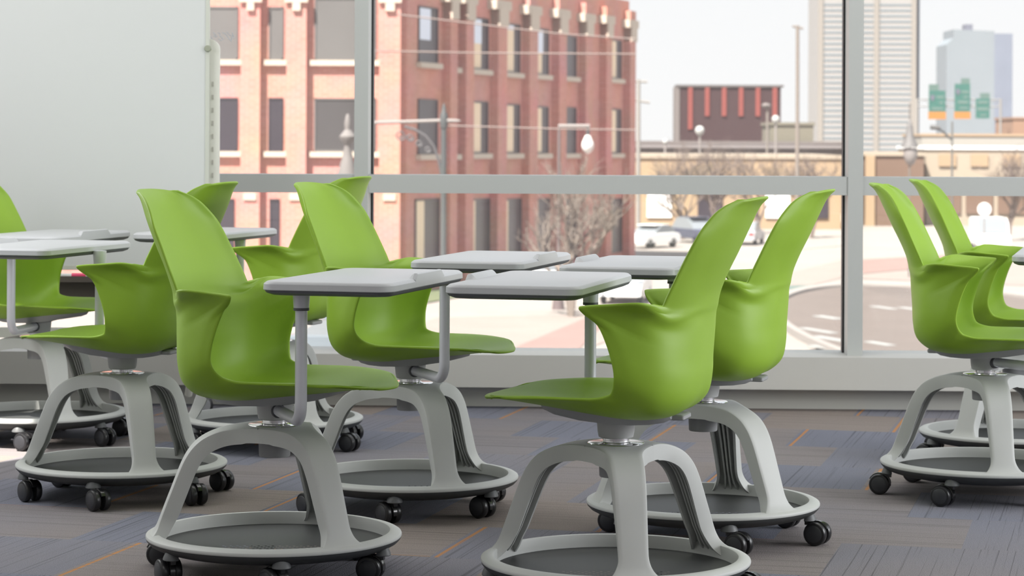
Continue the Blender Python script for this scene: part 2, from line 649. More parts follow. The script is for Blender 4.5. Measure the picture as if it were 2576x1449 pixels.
def chair(X, Y, face, leg, post, tab, label, swiv, group='green swivel chairs with tablet arms'):
    """face = heading of the sitter (deg), leg = heading of one leg, post = arm post offset, tab = tablet (x, y, yaw deg, flip)"""
    root = empty('tablet_arm_chair', (X, Y, 0))
    tag(root, label, 'chair', group)
    fr = math.radians(face) - PI / 2
    put('seat_shell', root, rz=fr, label='green one-piece seat, back and armrests')
    put('seat_plate', root, rz=fr)
    br = math.radians(leg)
    put('base_frame', root, rz=br)
    put('base_bowl', root, rz=br, label='dark grey underside of the base ring')
    put('base_tray', root, rz=0.0, label='dark grey storage tray with small holes')
    arm = math.atan2(post[1], post[0])
    c = put('column', root, rz=arm)
    put('column_collar', c, label='polished chrome collar')
    put('swivel_housing', root, rz=br)
    a = put('tablet_arm', root, rz=arm)
    rr = math.hypot(*post)
    a.scale = (rr / ARM_R, 1, 1) if abs(rr / ARM_R - 1) < .15 else (1, 1, 1)
    put('arm_socket', a, label='dark sleeve ring')
    put('arm_collar', a)
    put('collar_ring', a, label='dark ring under the collar')
    t = put('tablet_top', root, loc=(tab[0] - X, tab[1] - Y, 0), rz=math.radians(tab[2]) + (PI if tab[3] else 0))
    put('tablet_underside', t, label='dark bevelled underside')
    for k in range(6):
        th = br + math.radians(30 + 60 * k)
        h = put('caster', root, loc=(.2675 * math.cos(th), .2675 * math.sin(th), 0), rz=th)
        sw = math.radians(swiv[k % len(swiv)]) - th
        put('fork', h, rz=sw, label='black caster hood')
        for s in (-1, 1):
            w = put('wheel', h, rz=sw + (0 if s > 0 else PI), label='black twin wheel with charcoal face')
            d = Vector((-.026, s * .0152, .0288))
            d.rotate(Matrix.Rotation(sw, 3, 'Z'))
            w.location = d
            # the face disc is joined to its wheel's mesh below
    return root


# wheel and face share one mesh with two materials
wm, wf = PROTO['wheel'].data, PROTO['wheel_face'].data
import bmesh
bm = bmesh.new()
bm.from_mesh(wm)
n0 = len(bm.faces)
bm.from_mesh(wf)
bm.faces.ensure_lookup_table()
for i, f in enumerate(bm.faces):
    f.material_index = 0 if i < n0 else 1
bm.to_mesh(wm)
bm.free()
wm.materials.append(M['hub'])
wm.shade_smooth()
wm.set_sharp_from_angle(angle=math.radians(35))

chair(-.537, 5.441, -15.1, -51, (.082, -.258), (-.324, 5.371, -14.7, 0), 'green chair facing right, front left, its tablet post rising before its seat', [-15, -30, -60, 5, -62, -45])
chair(.226, 5.135, 163.4, -84, (-.047, .265), (.069, 5.288, -14.1, 1), 'green chair facing left, largest of all, its base cut by the bottom edge', [-40, 150, 20, -30, 140, -50])
chair(.479, 5.957, 163.3, -51, (-.056, .264), (.328, 6.055, -15.0, 1), 'green chair facing left, second back from the largest one, before the right window post', [150, 150, 130, 160, 140, 145])
chair(-.269, 6.389, -19.9, -66, (.0985, -.267), (-.047, 6.287, -14.2, 0), 'green chair facing right in the middle, just behind the front left chair', [-40, -30, -60, -20, -50, -50])
chair(-1.076, 6.621, 165.7, -67, (-.107, .250), (-1.345, 6.89, -14.9, 1), 'green chair facing left before the whiteboard, its seat tip reaching the left edge', [125, 140, 120, 150, 130, 130])
chair(-.766, 7.707, 160.2, -59, (-.137, .255), (-1.015, 7.97, -15, 1), 'green chair facing left, hidden behind the middle chair, back tip at the left window post', [150, 140, 120, 150, 130, 130])
chair(-1.547, 7.828, -17.5, -62, (-.036, -.26), (-1.475, 7.70, -15, 0), 'green chair facing right before the whiteboard, cut off by the left edge', [140, 150, 120, 140, 130, 150])
chair(1.328, 6.699, -16.0, -90, (.145, -.240), (1.574, 6.73, -15, 0), 'nearer of the two green chairs cut off by the right edge', [-30, -40, -20, -30, -15, -35])
chair(1.560, 7.417, -16.7, -136, (.145, -.240), (1.79, 7.37, -15, 0), 'farther of the two green chairs cut off by the right edge, behind the nearer one', [-20, -30, -40, -30, -25, -35])

# ------------------------------------------------------------------ room
WALL_A = math.radians(-2.0)
WY = 8.86
WM = Matrix.Translation((0, WY, 0)) @ Matrix.Rotation(WALL_A, 4, 'Z')      # wall frame: x along, y outwards, z up, y=0 is the base board face


def wall_px(x, off=0.0):
    """wall coordinate along the wall under pixel column x on the plane y=off"""
    d = Vector(((x - CX) / F, 1, 0))
    o = WM.inverted() @ Vector((0, 0, 0))
    e = (WM.inverted().to_3x3() @ d)
    t = (off - o.y) / e.y
    return o.x + e.x * t


def wall_z(y, off=0.0, x=1288):
    Yd = WY + off
    return CAMH - (y - ROLL * (x - 1288) - HY) * Yd / F


def carpet_material():
    m = bpy.data.materials.new('carpet_tiles')
    t, N, L = nt(m)
    b = N['Principled BSDF']
    b.inputs['Roughness'].default_value = 0.95
    b.inputs['Specular IOR Level'].default_value = 0.12
    tc = N.new('ShaderNodeTexCoord')
    mp = N.new('ShaderNodeMapping')
    mp.inputs['Rotation'].default_value = (0, 0, math.radians(14.3))
    L.new(tc.outputs['Object'], mp.inputs['Vector'])
    sep = N.new('ShaderNodeSeparateXYZ')
    L.new(mp.outputs[0], sep.inputs[0])

    def ma(op, a, bb=None, c=None):
        n = N.new('ShaderNodeMath')
        n.operation = op
        for i, v in enumerate((a, bb, c)):
            if v is None:
                continue
            if isinstance(v, (int, float)):
                n.inputs[i].default_value = v
            else:
                L.new(v, n.inputs[i])
        return n.outputs[0]
    S = .46
    ty = ma('ADD', ma('DIVIDE', sep.outputs['Y'], S), .19)
    row = ma('FLOOR', ty)
    offr = ma('MULTIPLY', ma('FRACT', ma('MULTIPLY', row, .37)), 1.0)
    tx = ma('ADD', ma('DIVIDE', sep.outputs['X'], S), offr)
    colm = ma('FLOOR', tx)
    cell = N.new('ShaderNodeCombineXYZ')
    L.new(row, cell.inputs[0])
    L.new(colm, cell.inputs[1])
    wn = N.new('ShaderNodeTexWhiteNoise')
    wn.noise_dimensions = '3D'
    L.new(cell.outputs[0], wn.inputs['Vector'])
    sepw = N.new('ShaderNodeSeparateColor')
    L.new(wn.outputs['Color'], sepw.inputs[0])
    # quarter turned? stripe coordinate along x or along y
    turn = ma('MODULO', ma('ABSOLUTE', ma('ADD', row, colm)), 2)
    sx = ma('ADD', sep.outputs['X'], ma('MULTIPLY', sepw.outputs[0], 7.0))
    sy = ma('ADD', sep.outputs['Y'], ma('MULTIPLY', sepw.outputs[1], 7.0))

    def stripes(main, cross):
        v = N.new('ShaderNodeCombineXYZ')
        L.new(ma('MULTIPLY', main, 125.0), v.inputs[0])
        L.new(ma('MULTIPLY', cross, .9), v.inputs[1])
        n = N.new('ShaderNodeTexNoise')
        n.inputs['Scale'].default_value = 1.0
        n.inputs['Detail'].default_value = 2.0
        L.new(v.outputs[0], n.inputs['Vector'])
        return n.outputs['Fac']
    sa = stripes(sx, sy)
    sb = stripes(sy, sx)
    mxs = N.new('ShaderNodeMix')
    L.new(turn, mxs.inputs[0])
    L.new(sb, mxs.inputs[2])
    L.new(sa, mxs.inputs[3])
    st = mxs.outputs[0]
    # tile colour: brown grey <-> blue grey
    big = N.new('ShaderNodeTexNoise')
    big.inputs['Scale'].default_value = .9
    L.new(tc.outputs['Object'], big.inputs['Vector'])
    mixv = ma('ADD', ma('MULTIPLY', turn, .42), ma('ADD', ma('MULTIPLY', sepw.outputs[2], .35), ma('MULTIPLY', ma('SUBTRACT', big.outputs['Fac'], .5), .9)))
    cr = N.new('ShaderNodeValToRGB')
    cr.color_ramp.elements[0].position = .05
    cr.color_ramp.elements[0].color = (*srgb(138, 129, 124), 1)
    cr.color_ramp.elements[1].position = .66
    cr.color_ramp.elements[1].color = (*srgb(119, 121, 133), 1)
    L.new(mixv, cr.inputs[0])
    dk = N.new('ShaderNodeMapRange')
    dk.inputs['From Min'].default_value = .31
    dk.inputs['From Max'].default_value = .43
    dk.inputs['To Min'].default_value = .64
    dk.inputs['To Max'].default_value = 1.0
    L.new(st, dk.inputs['Value'])
    fine = N.new('ShaderNodeTexNoise')
    fine.inputs['Scale'].default_value = 420
    fine.inputs['Detail'].default_value = 2
    L.new(tc.outputs['Object'], fine.inputs['Vector'])
    fm = N.new('ShaderNodeMapRange')
    fm.inputs['From Min'].default_value = .3
    fm.inputs['From Max'].default_value = .7
    fm.inputs['To Min'].default_value = .72
    fm.inputs['To Max'].default_value = 1.24
    L.new(fine.outputs['Fac'], fm.inputs['Value'])
    shade = ma('MULTIPLY', dk.outputs[0], fm.outputs[0])
    mul = N.new('ShaderNodeMix')
    mul.data_type = 'RGBA'
    mul.blend_type = 'MULTIPLY'
    mul.inputs[0].default_value = 1
    L.new(cr.outputs[0], mul.inputs[6])
    comb = N.new('ShaderNodeCombineColor')
    for i in range(3):
        L.new(shade, comb.inputs[i])
    L.new(comb.outputs[0], mul.inputs[7])
    # orange threads along some tile edges
    fx = ma('FRACT', tx)
    fy = ma('FRACT', ty)
    lx = ma('MULTIPLY', ma('LESS_THAN', ma('ABSOLUTE', ma('SUBTRACT', fx, .035)), .011), ma('GREATER_THAN', sepw.outputs[0], .74))
    ly = ma('MULTIPLY', ma('LESS_THAN', ma('ABSOLUTE', ma('SUBTRACT', fy, .02)), .006), ma('GREATER_THAN', sepw.outputs[1], .82))
    lx2 = ma('MULTIPLY', lx, ma('GREATER_THAN', st, .40))
    org = ma('MULTIPLY', ma('MAXIMUM', lx2, ma('MULTIPLY', ly, .6)), .75)
    mo = N.new('ShaderNodeMix')
    mo.data_type = 'RGBA'
    L.new(org, mo.inputs[0])
    L.new(mul.outputs[2], mo.inputs[6])
    mo.inputs[7].default_value = (*srgb(186, 128, 66), 1)
    L.new(mo.outputs[2], b.inputs['Base Color'])
    bp = N.new('ShaderNodeBump')
    bp.inputs['Strength'].default_value = .5
    bp.inputs['Distance'].default_value = .003
    L.new(shade, bp.inputs['Height'])
    L.new(bp.outputs['Normal'], b.inputs['Normal'])
    return m


XL, XR, YB, ZC = -2.5, 4.6, -1.6, 3.3
fl = MB().add([(XL, YB, 0), (XR, YB, 0), (XR, WY - .05 - XR * .035, 0), (XR, WY + .22 - XR * .035, 0), (XL, WY + .22 - XL * .035, 0)], [(0, 1, 3, 4)]).build('floor', carpet_material(), recalc=False)
struct(fl)
M['wallpaint'] = mat('white_wall_paint', (.74, .74, .72), .8, noise=.01)
M['alu'] = mat('painted_aluminium', srgb(178, 181, 179), .45, metal=0.0, spec=.5, noise=.015, nscale=3)
M['gasket'] = mat('black_gasket', (.02, .02, .022), .6, noise=.05)
M['sillpaint'] = mat('off_white_sill_paint', srgb(190, 189, 184), .55, noise=.01)

struct(MB().add([(XL, YB, ZC), (XR, YB, ZC), (XR, WY + .2 - XR * .035, ZC), (XL, WY + .2 - XL * .035, ZC)], [(0, 1, 2, 3)]).build('ceiling', M['wallpaint'], recalc=False))
struct(MB().box(((XL + XR) / 2, YB - .06, ZC / 2), (XR - XL, .12, ZC)).build('wall_back', M['wallpaint'], smooth=False))
# right wall is mostly glazed: solid below, open above with a ceiling beam
wr = MB()
wr.box((XR + .06, (YB + WY) / 2, .2), (.12, WY - YB, .4)).box((XR + .06, (YB + WY) / 2, ZC - .2), (.12, WY - YB, .4))
for yy in (YB + .2, 1.2, 3.6, 6.0, WY - .25):
    wr.box((XR + .06, yy, ZC / 2), (.12, .12, ZC))
struct(wr.build('wall_right', M['wallpaint'], smooth=False))
# left wall with a clear window opening through which the sun reaches the far left corner
OY0, OY1, OZ0, OZ1 = 5.6, 6.65, 1.4, 3.0
wl = MB()
Lw = WY + .2 - YB
wl.box((XL - .06, YB + (OY0 - YB) / 2, ZC / 2), (.12, OY0 - YB, ZC))
wl.box((XL - .06, (OY1 + WY + .2) / 2, ZC / 2), (.12, WY + .2 - OY1, ZC))
wl.box((XL - .06, (OY0 + OY1) / 2, OZ0 / 2), (.12, OY1 - OY0, OZ0))
wl.box((XL - .06, (OY0 + OY1) / 2, (OZ1 + ZC) / 2), (.12, OY1 - OY0, ZC - OZ1))
struct(wl.build('wall_left', M['wallpaint'], smooth=False))

# --- window wall (front): base board, sill box, posts, transom
sill_top = wall_z(891, -.06)
face_bot = wall_z(975, -.10)
wlen0, wlen1 = XL - .1, XR + .3
bb = MB().box(((wlen0 + wlen1) / 2, .05, face_bot / 2 + .01), (wlen1 - wlen0, .10, face_bot + .02), WM)
struct(bb.build('baseboard_front', M['sillpaint'], smooth=False))
sb = MB().box(((wlen0 + wlen1) / 2, .06, (sill_top + face_bot) / 2), (wlen1 - wlen0, .32, sill_top - face_bot), WM @ Matrix.Identity(4), 0.0)
struct(sb.build('trim_1', M['sillpaint'], smooth=False))
tz1, tz0 = wall_z(442, -.02, 1500), wall_z(488, -.02, 1500)
GY = .10       # glass plane
posts = [(wall_px(891, -.02), wall_px(926, -.02)), (wall_px(2134, -.02), wall_px(2172, -.02))]
bay = posts[1][0] - posts[0][0]
allp = [(posts[0][0] - bay, posts[0][1] - bay)] + posts + [(posts[1][0] + bay, posts[1][1] + bay)]
for i, (a, b_) in enumerate(allp):
    mb = MB().box(((a + b_) / 2, .07, (sill_top + ZC) / 2), (b_ - a, .18, ZC - sill_top), WM)
    o = struct(mb.build('trim_%d' % (10 + i), M['alu'], smooth=False))
    g = MB()
    for s, xx in ((-1, a - .0035), (1, b_ + .0035)):
        g.box((xx, GY + .025, (sill_top + ZC) / 2), (.007, .05, ZC - sill_top), WM)
    gg = g.build('gasket', M['gasket'], o, smooth=False)
bays = [(allp[i][1], allp[i + 1][0]) for i in range(3)] + [(wlen0, allp[0][0]), (allp[3][1], wlen1)]
for i, (a, b_) in enumerate(bays):
    if b_ - a < .05:
        continue
    mb = MB().box(((a + b_) / 2, .07, (tz0 + tz1) / 2), (b_ - a, .17, tz1 - tz0), WM)
    struct(mb.build('trim_%d' % (20 + i), M['alu'], smooth=False))


def glass_material():
    m = bpy.data.materials.new('window_glass')
    t, N, L = nt(m)
    N.remove(N['Principled BSDF'])
    tr = N.new('ShaderNodeBsdfTransparent')
    tr.inputs[0].default_value = (.97, .985, .98, 1)
    gl = N.new('ShaderNodeBsdfGlossy')
    gl.inputs['Roughness'].default_value = .02
    du = N.new('ShaderNodeBsdfTranslucent')
    du.inputs[0].default_value = (.95, .93, .95, 1)
    nz = N.new('ShaderNodeTexNoise')
    nz.inputs['Scale'].default_value = 2.2
    nz.inputs['Detail'].default_value = 4
    tc = N.new('ShaderNodeTexCoord')
    L.new(tc.outputs['Object'], nz.inputs['Vector'])
    mr = N.new('ShaderNodeMapRange')
    mr.inputs['From Min'].default_value = .3
    mr.inputs['From Max'].default_value = .75
    mr.inputs['To Min'].default_value = .065
    mr.inputs['To Max'].default_value = .095
    L.new(nz.outputs['Fac'], mr.inputs['Value'])
    m1 = N.new('ShaderNodeMixShader')
    L.new(mr.outputs[0], m1.inputs[0])
    L.new(tr.outputs[0], m1.inputs[1])
    L.new(du.outputs[0], m1.inputs[2])
    m2 = N.new('ShaderNodeMixShader')
    m2.inputs[0].default_value = .04
    L.new(m1.outputs[0], m2.inputs[1])
    L.new(gl.outputs[0], m2.inputs[2])
    L.new(m2.outputs[0], N['Material Output'].inputs['Surface'])
    return m


M['glass'] = glass_material()
for i, (a, b_) in enumerate(bays):
    if b_ - a < .05:
        continue
    w = None
    for k, (z0, z1) in enumerate(((sill_top, tz0), (tz1, ZC))):
        mb = MB().add([(a, GY, z0), (b_, GY, z0), (b_, GY, z1), (a, GY, z1)], [(0, 1, 2, 3)], WM)
        if k == 0:
            w = struct(mb.build('window_%d' % (i + 1), M['glass'], smooth=False, recalc=False))
        else:
            mb.build('pane', M['glass'], w, smooth=False, recalc=False)

# --- faint blue mirrored handwriting on the glass beside the whiteboard
M['ink'] = mat('faint_blue_marker', srgb(172, 186, 198), .7, noise=.05)


def glasspt(x, y):
    u = wall_px(x, GY - .002)
    return WM @ Vector((u, GY - .002, wall_z(y, GY, x)))


ink = MB()
strokes = [[(529, 91), (533, 95), (530, 98)], [(535, 80), (541, 87), (545, 90), (541, 92), (535, 88)], [(547, 82), (553, 83), (551, 88), (557, 94), (561, 98), (555, 101), (548, 97)], [(558, 81), (566, 84), (571, 91), (575, 97), (579, 101)], [(569, 79), (575, 86), (580, 90)], [(583, 81), (584, 86), (588, 92), (586, 96)], [(584, 86), (582, 94), (580, 104)]]
for s_ in strokes:
    ink.tube([glasspt(*p) for p in s_], .0011, 6)
hw_ = ink.build('window_handwriting', M['ink'])
tag(hw_, 'faint blue mirrored handwriting on the window glass right of the whiteboard', 'writing')

# ------------------------------------------------------------------ mobile whiteboard with markers
M['board'] = mat('whiteboard_enamel', srgb(206, 209, 209), .28, spec=.5, noise=.01, nscale=2)
M['boardframe'] = mat('board_frame', srgb(196, 199, 190), .5, noise=.02)
M['rail'] = mat('cream_grey_rail', srgb(214, 214, 206), .5, noise=.02)
BYD = 8.42
wb = empty('mobile_whiteboard', (-1.8, BYD, 0))
tag(wb, 'large grey-white mobile whiteboard on wheels standing along the window at the left', 'whiteboard')


def rel(p, root):
    return tuple(Vector(p) - root.location)


xr = at(519, 300, BYD).x
zb = at(300, 668, BYD).z
XW0 = -2.38
px0 = XW0
b1 = MB().box(rel(((px0 + xr) / 2, BYD, (zb + 2.05) / 2), wb), (xr - px0, .018, 2.05 - zb), None, 0.0)
b1.build('board', M['board'], wb, smooth=False)
fr = MB()
x2 = at(528, 300, BYD).x
fr.box(rel(((xr + x2) / 2, BYD + .002, (zb + 2.05) / 2), wb), (x2 - xr, .026, 2.05 - zb))
fr.box(rel(((px0 + xr) / 2, BYD + .002, zb - .008), wb), (xr - px0, .026, .016))
fr.build('frame', M['boardframe'], wb, smooth=False)
# perforated upright rail with a rounded top
rx0, rx1 = at(527, 300, BYD + .03).x, at(554, 300, BYD + .03).x
rzt, rzb = at(540, 98, BYD + .03).z, .16
rl = MB()
wq = (rx1 - rx0)
pts = [(rx0, rzb), (rx1, rzb)] + [(rx0 + wq * math.cos(a) * 1.0, rzt - wq + wq * math.sin(a)) for a in np.linspace(0, PI / 2, 7)]
rl.loft([[rel((x, BYD + .03 - .012, z), wb) for x, z in pts], [rel((x, BYD + .03 + .012, z), wb) for x, z in pts]], True, True)
rail = rl.build('upright_rail', M['rail'], wb)
sl = MB()
for k in range(24):
    zz = rzt - .16 - k * .046
    sl.box(rel(((rx0 * .6 + rx1 * .4), BYD + .0172, zz), wb), (.006, .002, .017))
sl.build('slot_row', mat('slot_shadow', srgb(176, 174, 166), .7, noise=.02), rail, smooth=False)
kn = MB()
kc = at(524, 122, BYD - .012)
kn.lathe([(0, .006), (.010, .006), (.012, .003), (.012, -.012), (0, -.012)], 20, Matrix.Translation(rel(kc, wb)) @ Matrix.Rotation(PI / 2, 4, 'X'))
kn.build('knob', mat('olive_grey_knob', srgb(150, 154, 138), .5, noise=.02), wb)
# marker tray
tzz = at(180, 704, BYD - .06).z
tr = MB()
tr.box(rel(((px0 + xr) / 2, BYD - .045, tzz), wb), (xr - px0 - .1, .09, .012))
tr.box(rel(((px0 + xr) / 2, BYD - .092, tzz + .004), wb), (xr - px0 - .1, .006, .02))
tr.box(rel(((px0 + xr) / 2, BYD - .012, tzz - .035), wb), (xr - px0 - .1, .02, .07))
tr.build('marker_tray', mat('dark_tray_metal', srgb(92, 84, 80), .5, noise=.03), wb, smooth=False)
lg = MB()
for sx, xx in ((-1, px0 + .35), (1, at(497, 960, BYD + .1).x)):
    lg.tube([rel((xx + sx * .0, BYD + .03, zb + .1), wb), rel((xx, BYD + .03, .30), wb), rel((xx - .012, BYD + .05, .16), wb), rel((xx - .03, BYD + .10, .075), wb)], .014, 10)
    lg.tube([rel((xx + .045, BYD + .25, .26), wb), rel((xx + .045, BYD + .27, .05), wb)], .008, 8)
lg.box(rel(((px0 + xr) / 2, BYD + .03, .30), wb), (xr - px0 - .4, .03, .035))
lg.build('stand', M['rail'], wb)
for xx in (at(512, 990, BYD + .1).x, px0 + .37):
    w_ = MB()
    c_ = rel((xx, BYD + .10, .037), wb)
    w_.lathe([(.012, -.011), (.030, -.011), (.0365, -.006), (.0365, .006), (.030, .011), (.012, .011)], 28, Matrix.Translation(c_) @ Matrix.Rotation(math.radians(25), 4, 'Z') @ Matrix.Rotation(PI / 2, 4, 'X'))
    wo = w_.build('caster_wheel', M['wheel'], wb)
    w2 = MB().lathe([(0, -.0125), (.024, -.0125), (.026, -.010), (.026, .010), (.024, .0125), (0, .0125)], 24, Matrix.Translation(c_) @ Matrix.Rotation(math.radians(25), 4, 'Z') @ Matrix.Rotation(PI / 2, 4, 'X'))
    w2.build('wheel_disc', mat('grey_wheel_disc', srgb(140, 142, 146), .4, noise=.03), wo)
# the marker lying on the tray
mk = empty('marker_pen', at(186, 690, BYD - .055))
mk.location.z = tzz + .006 + .0085
tag(mk, 'white marker pen with a pink band lying on the whiteboard tray', 'marker')
rot = Matrix.Rotation(PI / 2, 4, 'Y')
MB().lathe([(0, -.050), (.007, -.050), (.0085, -.046), (.0085, .070), (.007, .075), (0, .075)], 18, rot).build('barrel', mat('white_marker', (.75, .75, .76), .4, noise=.02), mk)
MB().lathe([(.0086, -.005), (.0088, -.004), (.0088, .044), (.0086, .045)], 18, rot).build('band', mat('pink_band', srgb(226, 72, 116), .4, noise=.02), mk)
MB().lathe([(0, -.057), (.0035, -.057), (.0055, -.051), (.0055, -.049), (0, -.049)], 14, rot).build('tip', M['black'], mk)

# ------------------------------------------------------------------ outdoors
GZ = -5.8
M['brick'] = None


def brick_material(name, c1, c2, mortar, sc=1.0):
    m = bpy.data.materials.new(name)
    t, N, L = nt(m)
    b = N['Principled BSDF']
    b.inputs['Roughness'].default_value = .9
    tc = N.new('ShaderNodeTexCoord')
    sep = N.new('ShaderNodeSeparateXYZ')
    L.new(tc.outputs['Object'], sep.inputs[0])
    ad = N.new('ShaderNodeMath')
    ad.operation = 'ADD'
    L.new(sep.outputs['X'], ad.inputs[0])
    L.new(sep.outputs['Y'], ad.inputs[1])
    cb = N.new('ShaderNodeCombineXYZ')
    L.new(ad.outputs[0], cb.inputs[0])
    L.new(sep.outputs['Z'], cb.inputs[1])
    br = N.new('ShaderNodeTexBrick')
    br.inputs['Scale'].default_value = sc
    br.inputs['Color1'].default_value = (*c1, 1)
    br.inputs['Color2'].default_value = (*c2, 1)
    br.inputs['Mortar'].default_value = (*mortar, 1)
    br.inputs['Mortar Size'].default_value = .012
    br.inputs['Brick Width'].default_value = .45
    br.inputs['Row Height'].default_value = .15
    L.new(cb.outputs[0], br.inputs['Vector'])
    nz = N.new('ShaderNodeTexNoise')
    nz.inputs['Scale'].default_value = .5
    L.new(tc.outputs['Object'], nz.inputs['Vector'])
    mx = N.new('ShaderNodeMix')
    mx.data_type = 'RGBA'
    mx.blend_type = 'MULTIPLY'
    mx.inputs[0].default_value = .35
    L.new(br.outputs['Color'], mx.inputs[6])
    L.new(nz.outputs['Color'], mx.inputs[7])
    L.new(mx.outputs[2], b.inputs['Base Color'])
    return m


M['brick'] = brick_material('red_brick', (.62, .275, .225), (.56, .235, .19), (.64, .40, .34))
M['stone'] = mat('cream_stone', (.50, .43, .36), .85, noise=.06)
M['darkpane'] = mat('dark_window_pane', (.035, .028, .038), .3, noise=.2, nscale=.8)
M['greypane'] = mat('grey_screened_pane', (.115, .11, .108), .6, noise=.12, nscale=.6)
M['dimpane'] = mat('dim_screened_pane', (.055, .05, .052), .5, noise=.12, nscale=.6)
M['blind_or_reflection'] = mat('cream_blind', (.78, .62, .45), .8, noise=.08)
M['skypane'] = mat('painted_sky_reflection', (.66, .72, .84), .3, noise=.1)  # reflected sky painted as a flat pale blue colour


def ground_material(name, c1, c2, sc):
    return mat(name, tuple((a + b) / 2 for a, b in zip(c1, c2)), .95, noise=.12, nscale=sc)


gd = MB().add([(-250, 15, GZ), (250, 15, GZ), (900, 2500, GZ), (-900, 2500, GZ)], [(0, 1, 2, 3)]).build('ground_outside', ground_material('pale_ground', (.275, .245, .225), (.25, .225, .205), .15), recalc=False)
struct(gd)


def groundpoly(name, pxs, m, z=.02, kind='structure'):
    vs = []
    for x, y in pxs:
        Yd = (CAMH - GZ) * F / (y - ROLL * (x - 1288) - HY)
        vs.append((((x + ROLL * (y - 724)) - CX) * Yd / F, Yd, GZ + z))
    o = MB().add(vs, [tuple(range(len(vs)))]).build(name, m, smooth=False, recalc=False)
    if o.data.polygons[0].normal.z < 0:
        o.data.flip_normals()
    o['kind'] = kind
    return o


M['redroad'] = ground_material('red_brick_paving', (.235, .15, .135), (.215, .14, .125), .6)
M['road'] = ground_material('bleached_road', (.25, .21, .19), (.23, .195, .175), .3)
M['asphalt'] = ground_material('grey_road', (.13, .125, .13), (.12, .12, .125), .3)
M['grass'] = ground_material('dry_grass', (.10, .13, .06), (.11, .12, .065), .8)
groundpoly('road', [(1100, 800), (1560, 790), (2118, 655), (2600, 640), (2600, 720), (2118, 700), (1700, 800), (1400, 905), (1000, 1000), (800, 900)], M['road'], .02)
groundpoly('road_crosswalk', [(1270, 888), (1480, 800), (1530, 806), (1440, 900), (1250, 960)], M['redroad'], .04)
groundpoly('road_crossing', [(2160, 655), (2420, 640), (2420, 668), (2170, 690)], M['redroad'], .04)
groundpoly('road_lane', [(1250, 712), (1560, 712), (1500, 740), (1180, 748)], M['asphalt'], .03)
groundpoly('road_verge', [(1040, 705), (1250, 712), (1180, 745), (1040, 770)], M['grass'], .05)
groundpoly('road_lawn', [(1960, 722), (2118, 716), (2118, 742), (1960, 778)], mat('teal_grass', (.10, .14, .125), .9, noise=.1, nscale=.5), .05)

# traffic island with a pale kerb
isl = empty('traffic_island', (17.0, 85, GZ))
tag(isl, 'curved brown traffic island with a pale concrete kerb beyond the right window post', 'island')
mb = MB()
mb.lathe([(0, .10), (.5, .12), (.96, .10), (.965, .0)], 64, Matrix.Diagonal((7.2, 27, 1, 1)))
mb.build('bed', ground_material('bare_brown_soil', (.125, .102, .09), (.12, .098, .088), .4), isl)
mb = MB()
mb.lathe([(.955, .0), (.957, .22), (.963, .25), (1.0, .25), (1.003, .0)], 96, Matrix.Diagonal((7.2, 27, 1, 1)))
mb.build('kerb', mat('pale_kerb_concrete', (.26, .24, .225), .9, noise=.05, nscale=1), isl)
M['litter'] = mat('white_paving_slab', (.28, .285, .28), .9, noise=.03)
for i, (x, y, w, d) in enumerate([(2085, 795, 1.0, 2.2), (2060, 828, .8, 3.0), (2100, 850, .9, 3.4), (2225, 770, .9, 2.2), (2290, 772, .9, 1.8), (2215, 860, .8, 2.0), (2080, 872, .7, 2.6)]):
    Yd = (CAMH - GZ - .12) * F / (y - HY)
    p = Vector(((x - CX) * Yd / F, Yd, GZ + .105))
    o = MB().box((0, 0, .012), (w * .45, d * .8, .03), Matrix.Rotation(.35, 4, 'Z')).build('paving_slab', M['litter'], smooth=False)
    o.location = p
    tag(o, 'pale flat slab lying on the brown traffic island', 'slab', 'pale slabs scattered on the traffic island')

# --- brick building
C0 = Vector((at(1025, 353, 105).x, 105, 0))
C1 = Vector((at(1583, 353, 137).x, 137, 0))
ROOF = at(1583, 3, 137).z
bl = empty('brick_building', (C0.x, C0.y, GZ))
tag(bl, 'large red brick corner building with cream sills and tall windows across the street', 'building')


def brel(p):
    return tuple(Vector(p) - bl.location)


plan = [(-34, 105), (C0.x, C0.y), (C1.x, C1.y), (C1.x - 30, C1.y + 14), (-34, 150)]
MB().loft([[brel((x, y, z)) for x, y in plan] for z in (GZ, ROOF)], True, True).build('wall', M['brick'], bl, smooth=False)
fd = (C1 - C0).normalized()
fn = Vector((fd.y, -fd.x, 0))


def rface(x):
    d = Vector(((x - CX) / F, 1, 0))
    # d*t = C0 + fd*s
    det = d.x * (-fd.y) + fd.x * d.y
    t = (C0.x * (-fd.y) + fd.x * C0.y) / det
    p = d * t
    return (p - C0).dot(fd), p.y


RM = Matrix(((fd.x, -fn.x, 0, C0.x), (fd.y, -fn.y, 0, C0.y), (0, 0, 1, 0), (0, 0, 0, 1)))
RM = Matrix.Translation(-bl.location) @ RM      # x along the face, y into the wall, z up
LM = Matrix.Translation(-bl.location) @ Matrix.Translation((0, 105, 0))


